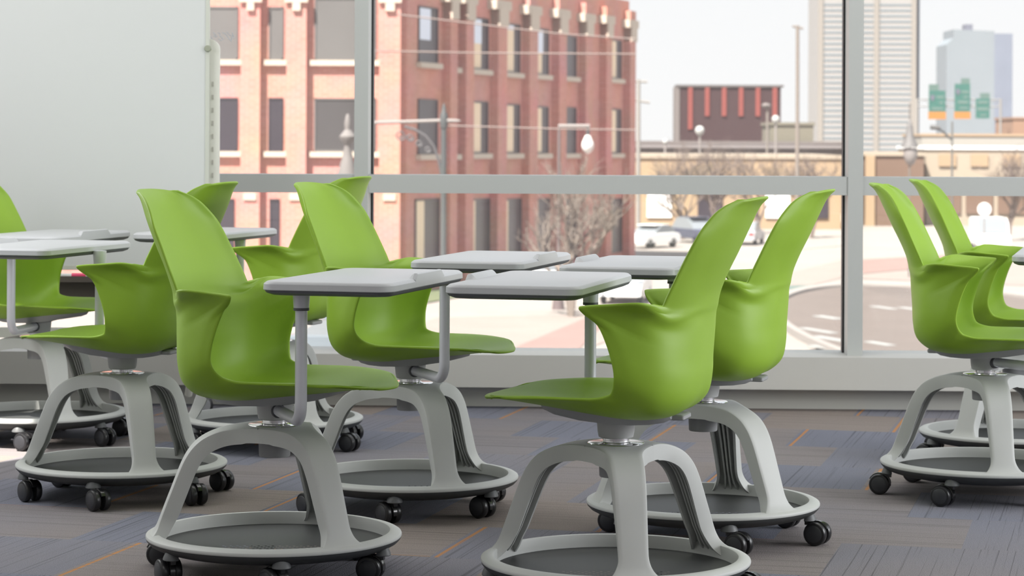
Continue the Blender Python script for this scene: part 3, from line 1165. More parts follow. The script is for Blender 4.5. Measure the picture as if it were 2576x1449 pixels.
def window_on(Mx, x0, x1, z0, z1, m, blind_or_reflection=0.0, sill=True, sky=0.0):
    cx, w = (x0 + x1) / 2, x1 - x0
    fr_ = MB()
    t = .07
    for c, d in (((cx, -.02, z1 - t / 2), (w, .1, t)), ((cx, -.02, z0 + t / 2), (w, .1, t)), ((x0 + t / 2, -.02, (z0 + z1) / 2), (t, .1, z1 - z0)), ((x1 - t / 2, -.02, (z0 + z1) / 2), (t, .1, z1 - z0))):
        fr_.box(c, d, Mx)
    wo_ = fr_.build('window', M['darkpane'] if m is M['darkpane'] else M['greypane'], bl, smooth=False)
    MB().box((cx, -.01, (z0 + z1) / 2), (w - .1, .04, z1 - z0 - .1), Mx).build('pane', m, wo_, smooth=False)
    if blind_or_reflection:
        MB().box((x0 + t + (w - 2 * t) * blind_or_reflection / 2, -.035, (z0 + z1) / 2), ((w - 2 * t) * blind_or_reflection, .02, z1 - z0 - .16), Mx).build('blind_or_reflection', M['blind_or_reflection'], wo_, smooth=False)
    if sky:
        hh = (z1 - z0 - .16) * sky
        MB().box((x0 + t + (w - 2 * t) * .31, -.05, z1 - .08 - hh / 2), ((w - 2 * t) * .6, .02, hh), Mx).build('blind_or_reflection', M['skypane'], wo_, smooth=False)  # sky reflection painted as a pale sheet over the pane, not a real blind
    if sill:
        MB().box((cx, -.1, z0 - .13), (w + .35, .3, .24), Mx).build('sill', M['stone'], wo_, smooth=False)


def zat(y, Yd, x=1288):
    return CAMH - (y - ROLL * (x - 1288) - HY) * Yd / F


rw = [((1050, 1098), (18, 158), (250, 388), .0, .6), ((1135, 1147), (58, 170), (255, 388), 0, 0), ((1180, 1225), (45, 175), (255, 386), .6, .5), ((1264, 1305), (60, 183), (262, 386), .62, .1), ((1340, 1377), (72, 188), (268, 386), .55, .55), ((1413, 1447), (90, 193), (270, 386), 0, 0), ((1528, 1560), (100, 198), (274, 386), .6, 0)]
for (xa, xb), r1, r2, bl1, sk in rw:
    sa_, ya = rface(xa)
    sb_, yb = rface(xb)
    ym, xm = (ya + yb) / 2, (xa + xb) / 2
    window_on(RM, sa_, sb_, zat(r1[1], ym, xm), zat(r1[0], ym, xm), M['darkpane'], bl1, True, sk)
    window_on(RM, sa_, sb_, zat(r2[1], ym, xm), zat(r2[0], ym, xm), M['darkpane'], bl1, True, 0)
    if xb - xa > 20:
        window_on(RM, sa_ - .3, sb_ + .3, GZ + .5, zat(500, ym, xm), M['darkpane'], .35, False, 0)
# pilasters and stone ornaments on the shaded face
for xa, xb in ((1112, 1130), (1152, 1172), (1233, 1256), (1313, 1334), (1388, 1407), (1455, 1472), (1508, 1522), (1568, 1582)):
    sa_, ya = rface(xa)
    sb_, yb = rface(xb)
    p_ = MB().box(((sa_ + sb_) / 2, -.15, (GZ + ROOF - .6) / 2), (sb_ - sa_, .5, ROOF - .6 - GZ), RM).build('pilaster', M['brick'], bl, smooth=False)
    zt = zat({1112: 20, 1152: 24, 1233: 38, 1313: 50, 1388: 58, 1455: 68, 1508: 72, 1568: 82}[xa], ya, xa)
    MB().box(((sa_ + sb_) / 2, -.22, zt), ((sb_ - sa_) * 1.0, .55, 1.0), RM).box(((sa_ + sb_) / 2, -.22, zt + .5), ((sb_ - sa_) * 1.7, .5, .45), RM).build('capital', M['stone'], p_, smooth=False)
# sunlit face
mpx = 105 / F
lx = lambda x: (x - CX) * mpx
zl = lambda y: CAMH - (y - HY) * mpx
for (xa, xb) in ((430, 598), (675, 712), (790, 945)):
    for (y0, y1), mm in (((-5 if xb > 900 else 20, 153), M['greypane']), ((249, 383), M['dimpane'] if xb > 900 else M['darkpane'])):
        window_on(LM, lx(xa), lx(xb), zl(y1), zl(y0), mm)
    window_on(LM, lx(xa + 4), lx(xb - 8), GZ + .8, zl(503), M['darkpane'], 0, False)
for xa, xb in ((608, 656), (722, 772), (955, 1008)):
    p_ = MB().box(((lx(xa) + lx(xb)) / 2, -.22, (GZ + ROOF) / 2), (lx(xb) - lx(xa), .45, ROOF - GZ), LM).build('pilaster', M['brick'], bl, smooth=False)
    MB().box((lx((xa + xb) / 2), -.5, zl(8)), (lx(xb) - lx(xa + 30), .2, .8), LM).box((lx((xa + xb) / 2), -.5, zl(-3)), (1.0, .22, .45), LM).build('capital', M['stone'], p_, smooth=False)
    MB().box((lx((xa + xb) / 2), -.46, zl(497)), (.55, .12, .3), LM).build('stone_block', M['stone'], p_, smooth=False)

# --- generic block building with a roof lip
def block(name, x0, x1, ytop, Yd, depth, m, label, cat='building', ybot=None, roof=None):
    a, b_ = at(x0, ytop, Yd), at(x1, ytop, Yd)
    o = empty(name, ((a.x + b_.x) / 2, Yd, GZ))
    tag(o, label, cat)
    h = a.z - GZ
    z0 = 0 if ybot is None else at(x0, ybot, Yd).z - GZ
    MB().box((0, depth / 2, (h + z0) / 2), (b_.x - a.x, depth, h - z0)).build('wall', m, o, smooth=False)
    MB().box((0, depth / 2, h + .15), (b_.x - a.x + .3, depth + .3, .3)).build('roof', roof or m, o, smooth=False)
    return o, b_.x - a.x, h


M['peach'] = mat('peach_plaster', (.33, .235, .15), .9, noise=.06, nscale=.2)
M['peach2'] = mat('pale_cream_plaster', (.33, .275, .215), .9, noise=.05, nscale=.2)
M['concrete'] = mat('grey_concrete', (.15, .13, .125), .9, noise=.08, nscale=.2)
M['brownwall'] = mat('brown_wall', (.15, .095, .068), .9, noise=.1, nscale=.3)
M['white'] = mat('white_paint', (.75, .75, .75), .6, noise=.02)
o, w, h = block('tan_warehouse', 1586, 2118, 398, 185, 20, M['peach'], 'long low peach-coloured building right of the brick building', ybot=None, roof=M['peach2'])
for k, xx in enumerate((-.36, -.12, .2, .38)):
    MB().box((w * xx, -.05, h * .36), (1.9, .2, 2.2)).build('window', M['darkpane'] if k % 2 else M['white'], o, smooth=False)
    MB().box((w * xx, -.08, h * .62), (2.2, .2, 1.2)).build('sign_panel', M['white'], o, smooth=False)
o, w, h = block('grey_overpass', 1570, 2130, 362, 225, 14, M['concrete'], 'grey concrete overpass parapet seen above the peach building', 'bridge')
MB().box((0, -.3, h - .2), (w, .6, .3)).build('ledge', mat('pale_ledge', (.20, .18, .18), .9, noise=.04), o, smooth=False)

# dark red corrugated hall
a, b_ = at(1710, 218, 260), at(1966, 226, 260)
rd = empty('dark_red_hall', ((a.x + b_.x) / 2, 260, GZ))
tag(rd, 'dark red building with six salmon vertical stripes beyond the overpass', 'building')
hh = a.z - GZ
w = b_.x - a.x
MB().box((0, 1.5, hh / 2), (w, 3, hh)).build('wall', mat('dark_red_cladding', (.036, .012, .014), .8, noise=.12, nscale=.8), rd, smooth=False)
MB().box((-w / 2 - .2, 1.5, hh / 2), (.5, 3.2, hh)).build('corner_trim', M['concrete'], rd, smooth=False)
MB().box((0, 1.5, hh + .1), (w + .6, 3.4, .25)).build('roof', mat('dark_roof_edge', (.1, .09, .09), .8, noise=.05), rd, smooth=False)
M['salmon'] = mat('salmon_stripe', (.20, .042, .034), .8, noise=.12, nscale=.5)
for k in range(6):
    x = -w / 2 + w * (.11 + .166 * k)
    L_ = (.80 if k == 0 else .55)
    MB().box((x, -.08, hh - (hh * .0 + L_ * 5.8 / 2)), (.50, .16, L_ * 5.8)).build('stripe', M['salmon'], rd, smooth=False)

# striped tower
a, b_ = at(2058, 345, 620), at(2305, 345, 620)
tw = empty('striped_tower', ((a.x + b_.x) / 2, 620, GZ))
tag(tw, 'tall pale high-rise tower with thin horizontal blue window bands behind the right window post', 'building')
w = b_.x - a.x
hh = at(2200, -40, 620).z - GZ
MB().box((0, 10, hh / 2), (w, 20, hh)).build('wall', mat('white_tower_cladding', (.275, .265, .26), .8, noise=.03), tw, smooth=False)
bands = MB()
nb = 27
for k in range(nb):
    y = 12 + 14.0 * k
    z = at(2180, y, 620).z - GZ
    bands.box((0, 9.9, z), (w - .6, 20, .40))
bands.build('window_bands', mat('blue_grey_bands', (.15, .185, .21), .6, noise=.05), tw, smooth=False)
cb_ = MB()
for xx in (-w / 2 + .7, -w / 2 + w * .595, w / 2 - .6):
    cb_.box((xx, 9.6, hh / 2), (1.3, 20, hh))
cb_.build('column_strip', mat('beige_columns', (.235, .215, .195), .8, noise=.03), tw, smooth=False)
MB().box((w / 2 + .7, 12, hh / 2), (1.4, 18, hh)).build('blue_side_wing', mat('slate_blue_glass', (.10, .125, .165), .6, noise=.1, nscale=.1), tw, smooth=False)

# blue glass building
a, b_ = at(2382, 345, 820), at(2502, 345, 820)
gb = empty('blue_glass_building', ((a.x + b_.x) / 2, 820, GZ))
tag(gb, 'pale blue glass high-rise with a stepped left shoulder near the right edge', 'building')
w = b_.x - a.x
gz = lambda y: at(2440, y, 820).z - GZ
MB().loft([[(x, yy, z) for x, z in ((-w / 2, 0), (w / 2, 0), (w / 2, gz(78)), (-w / 2 + 2.4, gz(74)), (-w / 2 + 2.4, gz(95)), (-w / 2, gz(112)))] for yy in (0, 20)], True, True).build('wall', mat('pale_blue_glass', (.185, .21, .235), .6, noise=.05, nscale=.1), gb, smooth=False)
w2_ = at(2548, 345, 820).x - at(2502, 345, 820).x
MB().box((w / 2 + w2_ / 2, 10, gz(84) / 2), (w2_, 20, gz(84))).build('side_wing', mat('blue_lavender_glass', (.15, .17, .22), .6, noise=.12, nscale=.15), gb, smooth=False)
MB().box((-w / 2 + w * .55, 10, gz(68)), (2.6, 6, 2.6)).build('roof_box', mat('lavender_roof_box', (.13, .135, .17), .6, noise=.03), gb, smooth=False)

# low pale buildings on the right
o, w, h = block('brown_low_building', 2178, 2326, 392, 193, 10, M['brownwall'], 'low brown building behind the right-hand chairs, left of the cream block', roof=M['peach2'])
MB().box((-w * .42, -.1, h / 2), (w * .16, .3, h)).build('light_corner', M['peach'], o, smooth=False)
o, w, h = block('cream_low_building', 2331, 2600, 376, 195, 14, M['peach2'], 'wide low cream building at the right edge under the green signs', roof=M['white'])
for k in range(3):
    MB().box((-w * .3 + k * w * .3, -.06, h * .35), (2.2, .2, 2.4)).build('window', M['brownwall'], o, smooth=False)
    MB().box((-w * .3 + k * w * .3, -.06, h * .86), (w * .16, .2, 1.0)).build('panel', M['peach'], o, smooth=False)
o, w, h = block('pale_terrace_building', 2320, 2600, 342, 300, 14, mat('white_terrace', (.29, .275, .25), .9, noise=.05), 'pale terraced building rising behind the cream block at the right edge', roof=M['peach'])
o, w, h = block('orange_brick_block', 2550, 2640, 300, 330, 12, mat('orange_brick', (.25, .15, .10), .9, noise=.08), 'small orange brick block at the right edge below the glass high-rise')
o, w, h = block('olive_rooftop_shed', 1940, 2048, 315, 240, 8, mat('olive_shed', (.165, .15, .115), .9, noise=.08), 'olive grey shed on the overpass beside the tall pole', 'shed')

# --- green motorway signs on a gantry
gt = empty('sign_gantry', (at(2390, 345, 330).x, 330.4, GZ))
tag(gt, 'thin pale steel gantry carrying the green motorway signs', 'gantry')
g_ = MB()
xl_, xr_ = at(2310, 300, 330).x - gt.location.x, at(2520, 300, 330).x - gt.location.x
for yy in (250, 268):
    zz = at(2390, yy, 330).z - GZ
    g_.tube([(xl_, 0, zz), (xr_, 0, zz)], .09, 8)
for k in range(13):
    xx = xl_ + (xr_ - xl_) * k / 12
    g_.tube([(xx, 0, at(2390, 250 if k % 2 else 268, 330).z - GZ), (xl_ + (xr_ - xl_) * min(k + 1, 12) / 12, 0, at(2390, 268 if k % 2 else 250, 330).z - GZ)], .05, 6)
g_.build('truss', mat('pale_steel', (.22, .22, .22), .6, noise=.03), gt)
for xx in (xl_, xr_):
    MB().tube([(xx, 0, 0), (xx, 0, at(2390, 248, 330).z - GZ)], .16, 10).build('post', mat('pale_steel_post', (.23, .22, .21), .6, noise=.03), gt)
M['signgreen'] = mat('motorway_green', (.028, .115, .095), .6, noise=.05, nscale=.5)
M['signtext'] = mat('pale_sign_text', (.10, .16, .145), .6, noise=.05)
M['signyellow'] = mat('sign_yellow', (.36, .15, .03), .6, noise=.02)
M['shield'] = mat('route_shield', (.11, .11, .15), .6, noise=.05)


def sign(x0, x1, y0, y1, tab, yellow, label, bars, shield=None):
    Yd = 330
    a, b2 = at(x0, y1, Yd), at(x1, y0, Yd)
    o = empty('motorway_sign', ((a.x + b2.x) / 2, Yd, (a.z + b2.z) / 2))
    tag(o, label, 'road sign', 'green motorway signs on the gantry')
    w, h = b2.x - a.x, b2.z - a.z
    MB().box((0, 0, 0), (w, .12, h), None, 0).build('panel', M['signgreen'], o, smooth=False)
    px = w / (x1 - x0)
    tx0, tx1, ty = tab
    MB().box(((tx0 + tx1) / 2 * px - (x0 + x1) / 2 * px, 0, h / 2 + (y0 - ty) * px / 2), ((tx1 - tx0) * px, .12, (y0 - ty) * px)).build('exit_tab', mat('pale_green_tab', (.08, .135, .12), .6, noise=.03), o, smooth=False)
    tb_ = MB()
    for bx0, bx1, by, bh in bars:
        tb_.box((((bx0 + bx1) / 2 - (x0 + x1) / 2) * px, -.07, ((y0 + y1) / 2 - by) * px), ((bx1 - bx0) * px, .03, bh * px))
    tb_.build('lettering', M['signtext'], o, smooth=False)
    if shield:
        sx, sy = shield
        m = Matrix.Translation(((sx - (x0 + x1) / 2) * px, -.08, ((y0 + y1) / 2 - sy) * px)) @ Matrix.Rotation(PI / 2, 4, 'X')
        ol = [(-5, 7), (0, 8.5), (5, 7), (5.2, 1), (3, -4), (0, -8), (-3, -4), (-5.2, 1)]
        MB().loft([[(x * px, y * px, z) for x, y in ol] for z in (0, .04)], True, True, m).build('route_shield', M['shield'], o, smooth=False)
    if yellow:
        MB().box((0, -.02, -h / 2 - yellow * px / 2), (w * 1.06, .12, yellow * px)).build('exit_strip', M['signyellow'], o, smooth=False)


sign(2338, 2380, 228, 281, (2338, 2363, 212), 19, 'leftmost green motorway sign with a yellow strip along its bottom', [(2358, 2376, 244, 6), (2364, 2374, 258, 5), (2345, 2374, 273, 6)], (2347, 247))
sign(2403, 2442, 211, 281, (2419, 2441, 197), 18, 'middle and tallest green motorway sign, yellow strip along its bottom', [(2420, 2438, 231, 6), (2425, 2436, 244, 5), (2411, 2436, 257, 7), (2416, 2436, 272, 5)], (2411, 232))
sign(2456, 2491, 248, 298, (2467, 2491, 234), 0, 'rightmost green motorway sign without a yellow strip', [(2461, 2486, 257, 6), (2459, 2488, 274, 7), (2468, 2482, 290, 4)])

# --- poles and street lamps
M['poleg'] = mat('grey_green_pole', (.055, .06, .062), .6, noise=.05)
M['polepale'] = mat('weathered_wood_pole', (.20, .175, .155), .8, noise=.06)
M['polewhite'] = mat('bleached_steel', (.24, .215, .205), .6, noise=.03)


def base_at(x, Yd):
    p = at(x, 353, Yd)
    return Vector((p.x, Yd, GZ))


# ornate lamp in front of the brick corner
Yd = 62
lp = empty('ornate_street_lamp', base_at(1118, Yd))
tag(lp, 'dark ornate street lamp post with a horizontal arm and scroll bracket before the brick corner', 'street lamp')
r_ = lambda x, y: tuple(at(x, y, Yd) - lp.location)
MB().tube([(0, 0, 0), (0, 0, .8), (0, 0, .9), r_(1118, 300)], [.17, .15, .085, .07], 14).build('post', M['poleg'], lp)
MB().tube([r_(936, 309), r_(1120, 303)], .045, 10).build('arm', M['polewhite'], lp)
MB().tube([r_(1120, 304), r_(1150, 304), r_(1160, 304)], [.06, .045, .02], 10).build('finial', M['polewhite'], lp)
MB().lathe([(0, .0), (.09, .0), (.10, .1), (.10, .34), (.06, .42), (.045, .55), (.02, .62), (0, .66)], 16, Matrix.Translation(r_(1118, 322))).build('cap', M['poleg'], lp)
sc_ = MB()
arc = [r_(1112, 440), r_(1106, 405), r_(1094, 370), r_(1072, 342), r_(1045, 326), r_(1018, 318)]
sc_.tube(arc, .035, 8)
for cx_, cy_, rr in ((1010, 340, 14), (1034, 346, 10), (1056, 360, 9), (1078, 376, 8)):
    sc_.tube([r_(cx_ + rr * math.cos(a) * (1 - a / 14), cy_ + rr * math.sin(a) * (1 - a / 14)) for a in np.linspace(0, 9, 22)], .022, 6)
sc_.build('scroll_bracket', mat('grey_ironwork', (.085, .08, .085), .6, noise=.05), lp)

Yd = 96
lp2 = empty('teardrop_street_lamp', base_at(1408, Yd))
tag(lp2, 'slender street lamp with a white teardrop globe hanging before the shaded brick face', 'street lamp')
r_ = lambda x, y: tuple(at(x, y, Yd) - lp2.location)
MB().tube([(0, 0, 0), (0, 0, .5), (0, 0, .55), r_(1408, 318)], [.26, .2, .09, .06], 12).build('post', mat('mauve_grey_pole', (.12, .09, .09), .6, noise=.05), lp2)
MB().tube([r_(1406, 317), r_(1485, 317)], .075, 10).build('arm', M['polewhite'], lp2)
MB().tube([r_(1481, 317), r_(1480, 342)], .07, 8).build('hanger', M['poleg'], lp2)
MB().lathe([(0, .36), (.10, .34), (.15, .22), (.23, .05), (.25, -.08), (.20, -.24), (.09, -.36), (0, -.40)], 20, Matrix.Translation(r_(1480, 362))).build('globe', mat('white_lamp_glass', (.75, .72, .70), .3, noise=.02), lp2)


def pole(name, x, ytop, Yd, r, m, label, arms=(), cat='pole'):
    o = empty(name, base_at(x, Yd))
    tag(o, label, cat)
    rr = lambda xx, yy: tuple(at(xx, yy, Yd) - o.location)
    MB().tube([(0, 0, 0), rr(x, ytop)], [r, r * .8], 10).build('post', m, o)
    for (x0, y0, x1, y1, ra) in arms:
        MB().tube([rr(x0, y0), rr(x1, y1)], ra, 8).build('crossarm', m, o)
    return o


pole('utility_pole', 1608, 200, 170, .17, mat('bleached_wood', (.25, .235, .22), .8, noise=.05), 'bleached wooden utility pole with two crossarms just right of the brick building', [(1586, 204, 1630, 206, .09), (1594, 252, 1636, 258, .09)])
pole('floodlight_pole', 2008, 64, 150, .14, mat('tan_wood_pole', (.20, .17, .15), .8, noise=.05), 'tall slim pole with a small crosspiece at its top, left of the striped tower', [(1995, 66, 2022, 72, .07)])
o = pole('roadside_lamp', 1932, 262, 212, .12, M['polepale'], 'short street lamp with a flat head before the dark red building', [], 'street lamp')
MB().lathe([(0, .25), (.3, .2), (.42, 0), (.3, -.2), (0, -.25)], 14, Matrix.Translation(tuple(at(1929, 266, 212) - o.location))).build('lamp_head', M['concrete'], o)
# dark bell lamp and curved-arm lamp near the signs
o = pole('bell_street_lamp', 2290, 260, 120, .05, mat('warm_grey_pole', (.15, .135, .125), .7, noise=.05), 'street lamp with a grey bell-shaped hood left of the green signs', [], 'street lamp')
MB().lathe([(0, 1.4), (.07, 1.3), (.16, .95), (.2, .5), (.42, .05), (.44, -.05), (0, -.05)], 18, Matrix.Translation(tuple(at(2290, 368, 120) - o.location))).build('hood', mat('grey_hood', (.13, .125, .125), .6, noise=.05), o)
MB().lathe([(0, .0), (.32, 0), (.36, -.4), (.2, -.8), (0, -.95)], 18, Matrix.Translation(tuple(at(2292, 372, 120) - o.location))).build('globe', mat('pale_globe', (.24, .22, .215), .4, noise=.03), o)
o = pole('curved_arm_lamp', 2397, 306, 130, .07, mat('green_grey_pole', (.12, .12, .115), .7, noise=.05), 'slim street lamp with a curved side arm below the middle green sign', [], 'street lamp')
rr = lambda xx, yy: tuple(at(xx, yy, 130) - o.location)
MB().tube([rr(2397, 352), rr(2388, 345), rr(2376, 332), rr(2366, 326), rr(2350, 322)], .06, 8).build('side_arm', M['poleg'], o)
MB().tube([rr(2342, 320), rr(2366, 321)], .13, 8).build('lamp_head', mat('dark_lamp_head', (.09, .09, .09), .6, noise=.05), o)
# globe lamps on the overpass
for i, (x, y, r, Yd, lab) in enumerate([(1762, 328, .42, 215, 'large white globe lamp on a short post before the dark red hall'), (1953, 300, .36, 215, 'white globe lamp on a post at the right end of the dark red hall'), (1675, 356, .24, 215, 'small white globe lamp left of the dark red hall')]):
    o = empty('globe_lamp', base_at(x, Yd))
    tag(o, lab, 'street lamp')
    c = tuple(at(x, y, Yd) - o.location)
    MB().tube([(0, 0, 0), (0, 0, c[2] - r * .8)], .1, 8).build('post', M['polewhite'], o)
    MB().lathe([(0, r), (r * .5, r * .87), (r * .87, r * .5), (r, 0), (r * .85, -r * .6), (r * .4, -r * 1.1), (0, -r * 1.2)], 18, Matrix.Translation(c)).build('globe', mat('white_globe', (.4, .4, .39), .3, noise=.01), o)
# round white sign and van region
o = pole('round_sign', 2478, 540, 140, .05, M['polewhite'], 'round white road sign on a post above the white van', [], 'road sign')
MB().lathe([(0, -.03), (.38, -.03), (.40, 0), (.38, .03), (0, .03)], 24, Matrix.Translation(tuple(at(2478, 527, 140) - o.location)) @ Matrix.Rotation(PI / 2, 4, 'X')).build('disc', M['white'], o)
# pale monument seen beside the left window post
mo_ = empty('pale_monument', base_at(876, 70))
tag(mo_, 'pale monument with a rounded head half hidden by the left window post', 'monument')
rr = lambda y: at(876, y, 70).z - GZ
MB().lathe([(.32, 0), (.30, rr(440)), (.17, rr(400)), (.10, rr(370)), (.12, rr(360)), (.22, rr(352)), (.24, rr(343)), (.15, rr(333)), (.08, rr(326)), (.1, rr(310)), (.05, rr(290)), (0, rr(285))], 18).build('body', mat('pale_pink_stone', (.17, .155, .15), .8, noise=.08), mo_)

# overhead wires
for i, pts in enumerate([[(1000, 36), (1180, 58), (1400, 84), (1600, 98)], [(940, 128), (1200, 133), (1600, 136)], [(1130, 316), (1400, 324), (1600, 327)]]):
    o = MB().tube([at(x, y, 88) for x, y in pts], .028, 6).build('overhead_wire', mat('pale_wire', (.21, .16, .145), .6, noise=.02))
    tag(o, ['highest pale overhead wire sloping down across the brick building', 'middle pale overhead wire running level across the brick building', 'lowest pale overhead wire running right from the ornate lamp'][i], 'wire')

# bare trees
def bare_tree(x, Yd, height, spread, label, seed, m, rad=.13, levels=5):
    rnd = random.Random(seed)
    b = base_at(x, Yd)
    mb = MB()

    def grow(p, d, L, r, lv):
        q = p + d * L * .5 + Vector((rnd.uniform(-1, 1), rnd.uniform(-1, 1), 0)) * L * .06
        e = q + (d + Vector((rnd.uniform(-1, 1), rnd.uniform(-1, 1), .25)) * .22).normalized() * L * .5
        mb.tube([p, q, e], [r, r * .85, r * .68], 5 if lv > 1 else 4, cap=False)
        if lv == 0:
            return
        for _ in range(3 if lv > 2 else 2):
            nd = (d + Vector((rnd.uniform(-1, 1) * spread, rnd.uniform(-1, 1) * spread, rnd.uniform(-.1, .5)))).normalized()
            s = rnd.uniform(.6, .85)
            grow(e if rnd.random() < .7 else q, nd, L * s, r * .62, lv - 1)
    for k in range(3):
        grow(Vector((0, 0, 0)), Vector((rnd.uniform(-.25, .25), rnd.uniform(-.2, .2), 1)).normalized(), height * .36, rad, levels)
    o = mb.build('bare_tree', m)
    o.location = b
    tag(o, label, 'tree')
    return o


M['bark'] = mat('pale_bare_bark', (.20, .165, .14), .9, noise=.1, nscale=3)
M['bark2'] = mat('mauve_brown_twigs', (.155, .12, .105), .9, noise=.1, nscale=3)
bare_tree(1440, 92, 4.9, .75, 'large pale bare tree before the shaded brick face', 3, M['bark'], .13, 6)
bare_tree(1720, 165, 5.6, .9, 'bare brown tree right of the brick building, between two parked cars', 5, M['bark2'], .12, 6)
bare_tree(1810, 170, 5.8, .9, 'bare brown tree behind the red tail light car', 8, M['bark2'], .12, 6)
bare_tree(1905, 175, 5.6, .9, 'bare brown tree left of the tall chair back', 11, M['bark2'], .12, 6)
bare_tree(2045, 168, 5.6, .9, 'bare brown tree just left of the right window post', 13, M['bark2'], .12, 6)
bare_tree(2540, 165, 6.0, .9, 'bare brown tree at the right edge beyond the white van', 17, M['bark2'], .12, 6)
# hedge below the brick building
hg = empty('clipped_hedge', base_at(1085, 108))

# ------------------------------------------------------------------ cars
M['tyre'] = mat('car_tyre', (.03, .03, .03), .8, noise=.05)
M['carglass'] = mat('car_glass', (.2, .22, .24), .15, noise=.05)


def car(x, Yd, rz, paint, label, L=4.4, W=1.8, H=1.45, van=False, light=None, name='parked_car'):
    o = empty(name, base_at(x, Yd), rz)
    tag(o, label, 'car')
    if van:
        prof = [(-L / 2, .35), (-L / 2, 1.0), (-L / 2 + .1, H - .1), (-L / 2 + .5, H), (L / 2 - 1.9, H), (L / 2 - 1.3, H - .25), (L / 2 - .9, 1.05), (L / 2 - .15, .9), (L / 2, .6), (L / 2, .35)]
    else:
        prof = [(-L / 2, .35), (-L / 2, .8), (-L / 2 + .15, .92), (-L / 2 + .75, .98), (L / 2 - 1.3, .95), (L / 2 - .4, .82), (L / 2 - .05, .62), (L / 2, .35)]
    secs = []
    for y, ins in ((-W / 2, .05), (-W / 2 + .08, 0), (W / 2 - .08, 0), (W / 2, .05)):
        secs.append([(px * (1 - ins * .3), y, .35 + (pz - .35) * (1 - ins)) for px, pz in prof])
    MB().loft(secs, True, True).build('body', paint, o, angle=30)
    if not van:
        cab = [(-L / 2 + .35, .93), (-L / 2 + 1.0, H - .06), (-L / 2 + 1.4, H), (L / 2 - 2.3, H), (L / 2 - 2.0, H - .05), (L / 2 - 1.25, .93)]
        gl_ = MB()
        gl_.loft([[(px, y * (W / 2), pz) for px, pz in cab] if s else [(px * .97, y * (W / 2 - .16), .93 + (pz - .93)) for px, pz in cab] for y, s in ((-.93, 1), (.93, 1))], True, True)
        gl_.build('glazing', M['carglass'], o, angle=30)
        MB().box((-.25, 0, H + .01), (1.5, W * .82, .05), None, .02).build('roof', paint, o)
    else:
        MB().loft([[(L / 2 - 1.88, y, H - .04), (L / 2 - 1.26, y, H - .27), (L / 2 - .88, y, 1.08), (L / 2 - .86, y, 1.12), (L / 2 - 1.24, y, H - .22), (L / 2 - 1.86, y, H + .01)] for y in (-W / 2 + .15, W / 2 - .15)], True, True).build('windscreen', M['carglass'], o)
    for sx in (-1, 1):
        for sy in (-1, 1):
            MB().lathe([(.1, -.1), (.28, -.1), (.32, -.06), (.32, .06), (.28, .1), (.1, .1)], 18, Matrix.Translation((sx * L * .31, sy * (W / 2 - .1), .32)) @ Matrix.Rotation(PI / 2, 4, 'X')).build('wheel', M['tyre'], o)
    for sy in (-1, 1):
        MB().box((L / 2 - .03, sy * W * .36, .68), (.08, .32, .16)).build('headlight', M['white'], o, smooth=False)
        MB().box((-L / 2 + .02, sy * W * .38, .74), (.08, .28, .16)).build('tail_light', mat('red_lamp', (.6, .03, .03), .4, noise=.02), o, smooth=False)
    return o


white = mat('white_car_paint', (.78, .78, .78), .3, noise=.01)
car(1640, 152, math.radians(-130), white, 'white parked car just right of the brick building', 4.0)
car(1755, 160, math.radians(-60), mat('dark_blue_car_paint', (.06, .065, .1), .3, noise=.05), 'dark blue parked car with a bright glint between two bare trees', 4.3, 1.85, 1.7)
car(1880, 158, math.radians(75), mat('silver_car_paint', (.38, .38, .4), .3, noise=.03), 'silver car with a red tail light behind the closest chair back', 4.4)
car(1578, 101, math.radians(-100), white, 'white car with bright headlights driving towards the room above the front chair seat', 4.3, 1.75, 1.4, name='driving_car')
car(2492, 152, math.radians(-95), white, 'white van at the right edge below the round white sign', 5.0, 2.1, 2.0, True, name='white_van')
car(1372, 108, math.radians(180), white, 'white car roof showing at the foot of the bare tree', 4.2)
car(840, 72, math.radians(170), mat('grey_blue_car_paint', (.16, .19, .22), .3, noise=.05), 'grey blue car glimpsed between the two middle chairs', 4.4)
bpy.data.objects.remove(hg)

# ------------------------------------------------------------------ lights and sky
wd = bpy.data.worlds.new('bright_sky')
scene.world = wd
wd.use_nodes = True
N, L = wd.node_tree.nodes, wd.node_tree.links
bg = N['Background']
tc = N.new('ShaderNodeTexCoord')
sep = N.new('ShaderNodeSeparateXYZ')
L.new(tc.outputs['Generated'], sep.inputs[0])
cr = N.new('ShaderNodeValToRGB')
cr.color_ramp.elements[0].position = .0
cr.color_ramp.elements[0].color = (.97, .96, .96, 1)
cr.color_ramp.elements[1].position = .35
cr.color_ramp.elements[1].color = (.86, .92, 1.0, 1)
L.new(sep.outputs['Z'], cr.inputs[0])
L.new(cr.outputs[0], bg.inputs['Color'])
bg.inputs['Strength'].default_value = 1.06

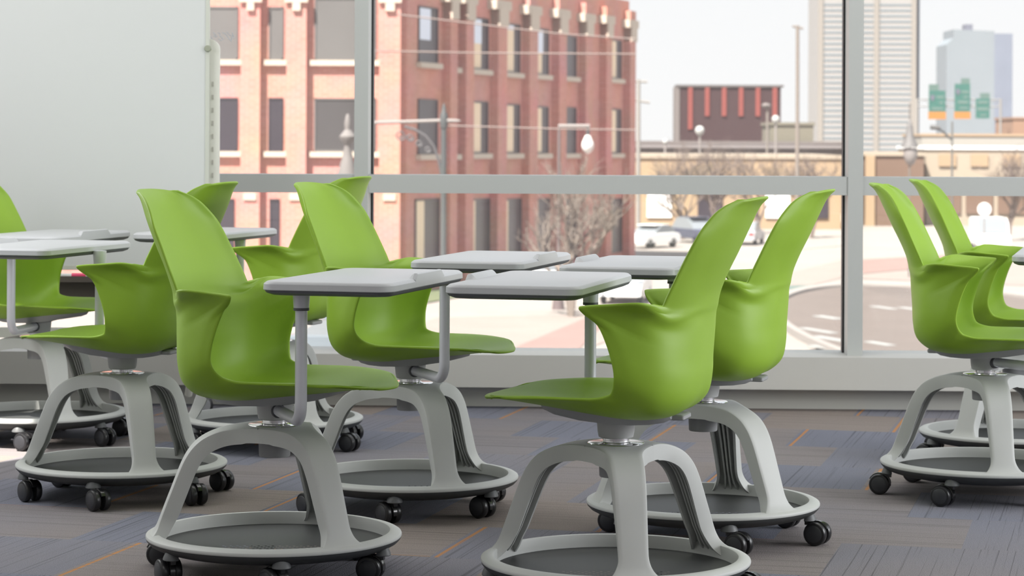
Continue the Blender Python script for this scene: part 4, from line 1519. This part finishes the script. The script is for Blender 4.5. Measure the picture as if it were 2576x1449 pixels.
sd = bpy.data.lights.new('sun', 'SUN')
sd.energy = 15.0
sd.angle = math.radians(.6)
sd.color = (1.0, .94, .86)
so = bpy.data.objects.new('sun', sd)
COL.objects.link(so)
SUN = Vector((.38, .60, -1.0)).normalized()
so.rotation_euler = SUN.to_track_quat('-Z', 'Y').to_euler()


def area(name, loc, target, sx, sy, power, col=(1, 1, 1)):
    d = bpy.data.lights.new(name, 'AREA')
    d.shape = 'RECTANGLE'
    d.size, d.size_y = sx, sy
    d.energy = power
    d.color = col
    o = bpy.data.objects.new(name, d)
    COL.objects.link(o)
    o.location = loc
    o.rotation_euler = (Vector(target) - Vector(loc)).to_track_quat('-Z', 'Y').to_euler()
    return o


area('ceiling_light', (.4, 2.6, ZC - .05), (.3, 4.0, 0), 3.6, 1.6, 38, (1, .99, .97))
area('ceiling_light', (.1, 7.4, ZC - .05), (.1, 7.3, 0), 5.0, 1.4, 48, (1, .99, .97))
area('right_window_light', (XR - .1, 5.2, 1.5), (-.6, 5.6, .45), 2.6, 1.7, 140, (.98, .99, 1))
area('left_window_light', (XL + .1, 6.2, 1.5), (1.0, 6.0, .5), 2.2, 1.5, 42, (.98, .99, 1))

# ------------------------------------------------------------------ camera
cd = bpy.data.cameras.new('camera')
cam = bpy.data.objects.new('camera', cd)
COL.objects.link(cam)
cam.location = (0, 0, CAMH)
cam.rotation_euler = (Matrix.Rotation(PI / 2, 3, 'X') @ Matrix.Rotation(ROLL, 3, 'Z')).to_euler()
cd.sensor_width = 36
cd.sensor_fit = 'HORIZONTAL'
cd.lens = 36 * F / 2576
cd.shift_y = -(724.5 - HY) / 2576
cd.shift_x = 0
cd.clip_start, cd.clip_end = .1, 4000
cd.dof.use_dof = True
cd.dof.focus_distance = 5.5
cd.dof.aperture_fstop = 9.0
scene.camera = cam

scene.view_settings.view_transform = 'Standard'
scene.view_settings.look = 'None'
scene.view_settings.exposure = 0
scene.cycles.use_denoising = True
scene.cycles.max_bounces = 7
scene.cycles.use_adaptive_sampling = True
scene.cycles.adaptive_threshold = .04
scene.cycles.diffuse_bounces = 4
scene.cycles.transparent_max_bounces = 12
scene.cycles.sample_clamp_indirect = 6
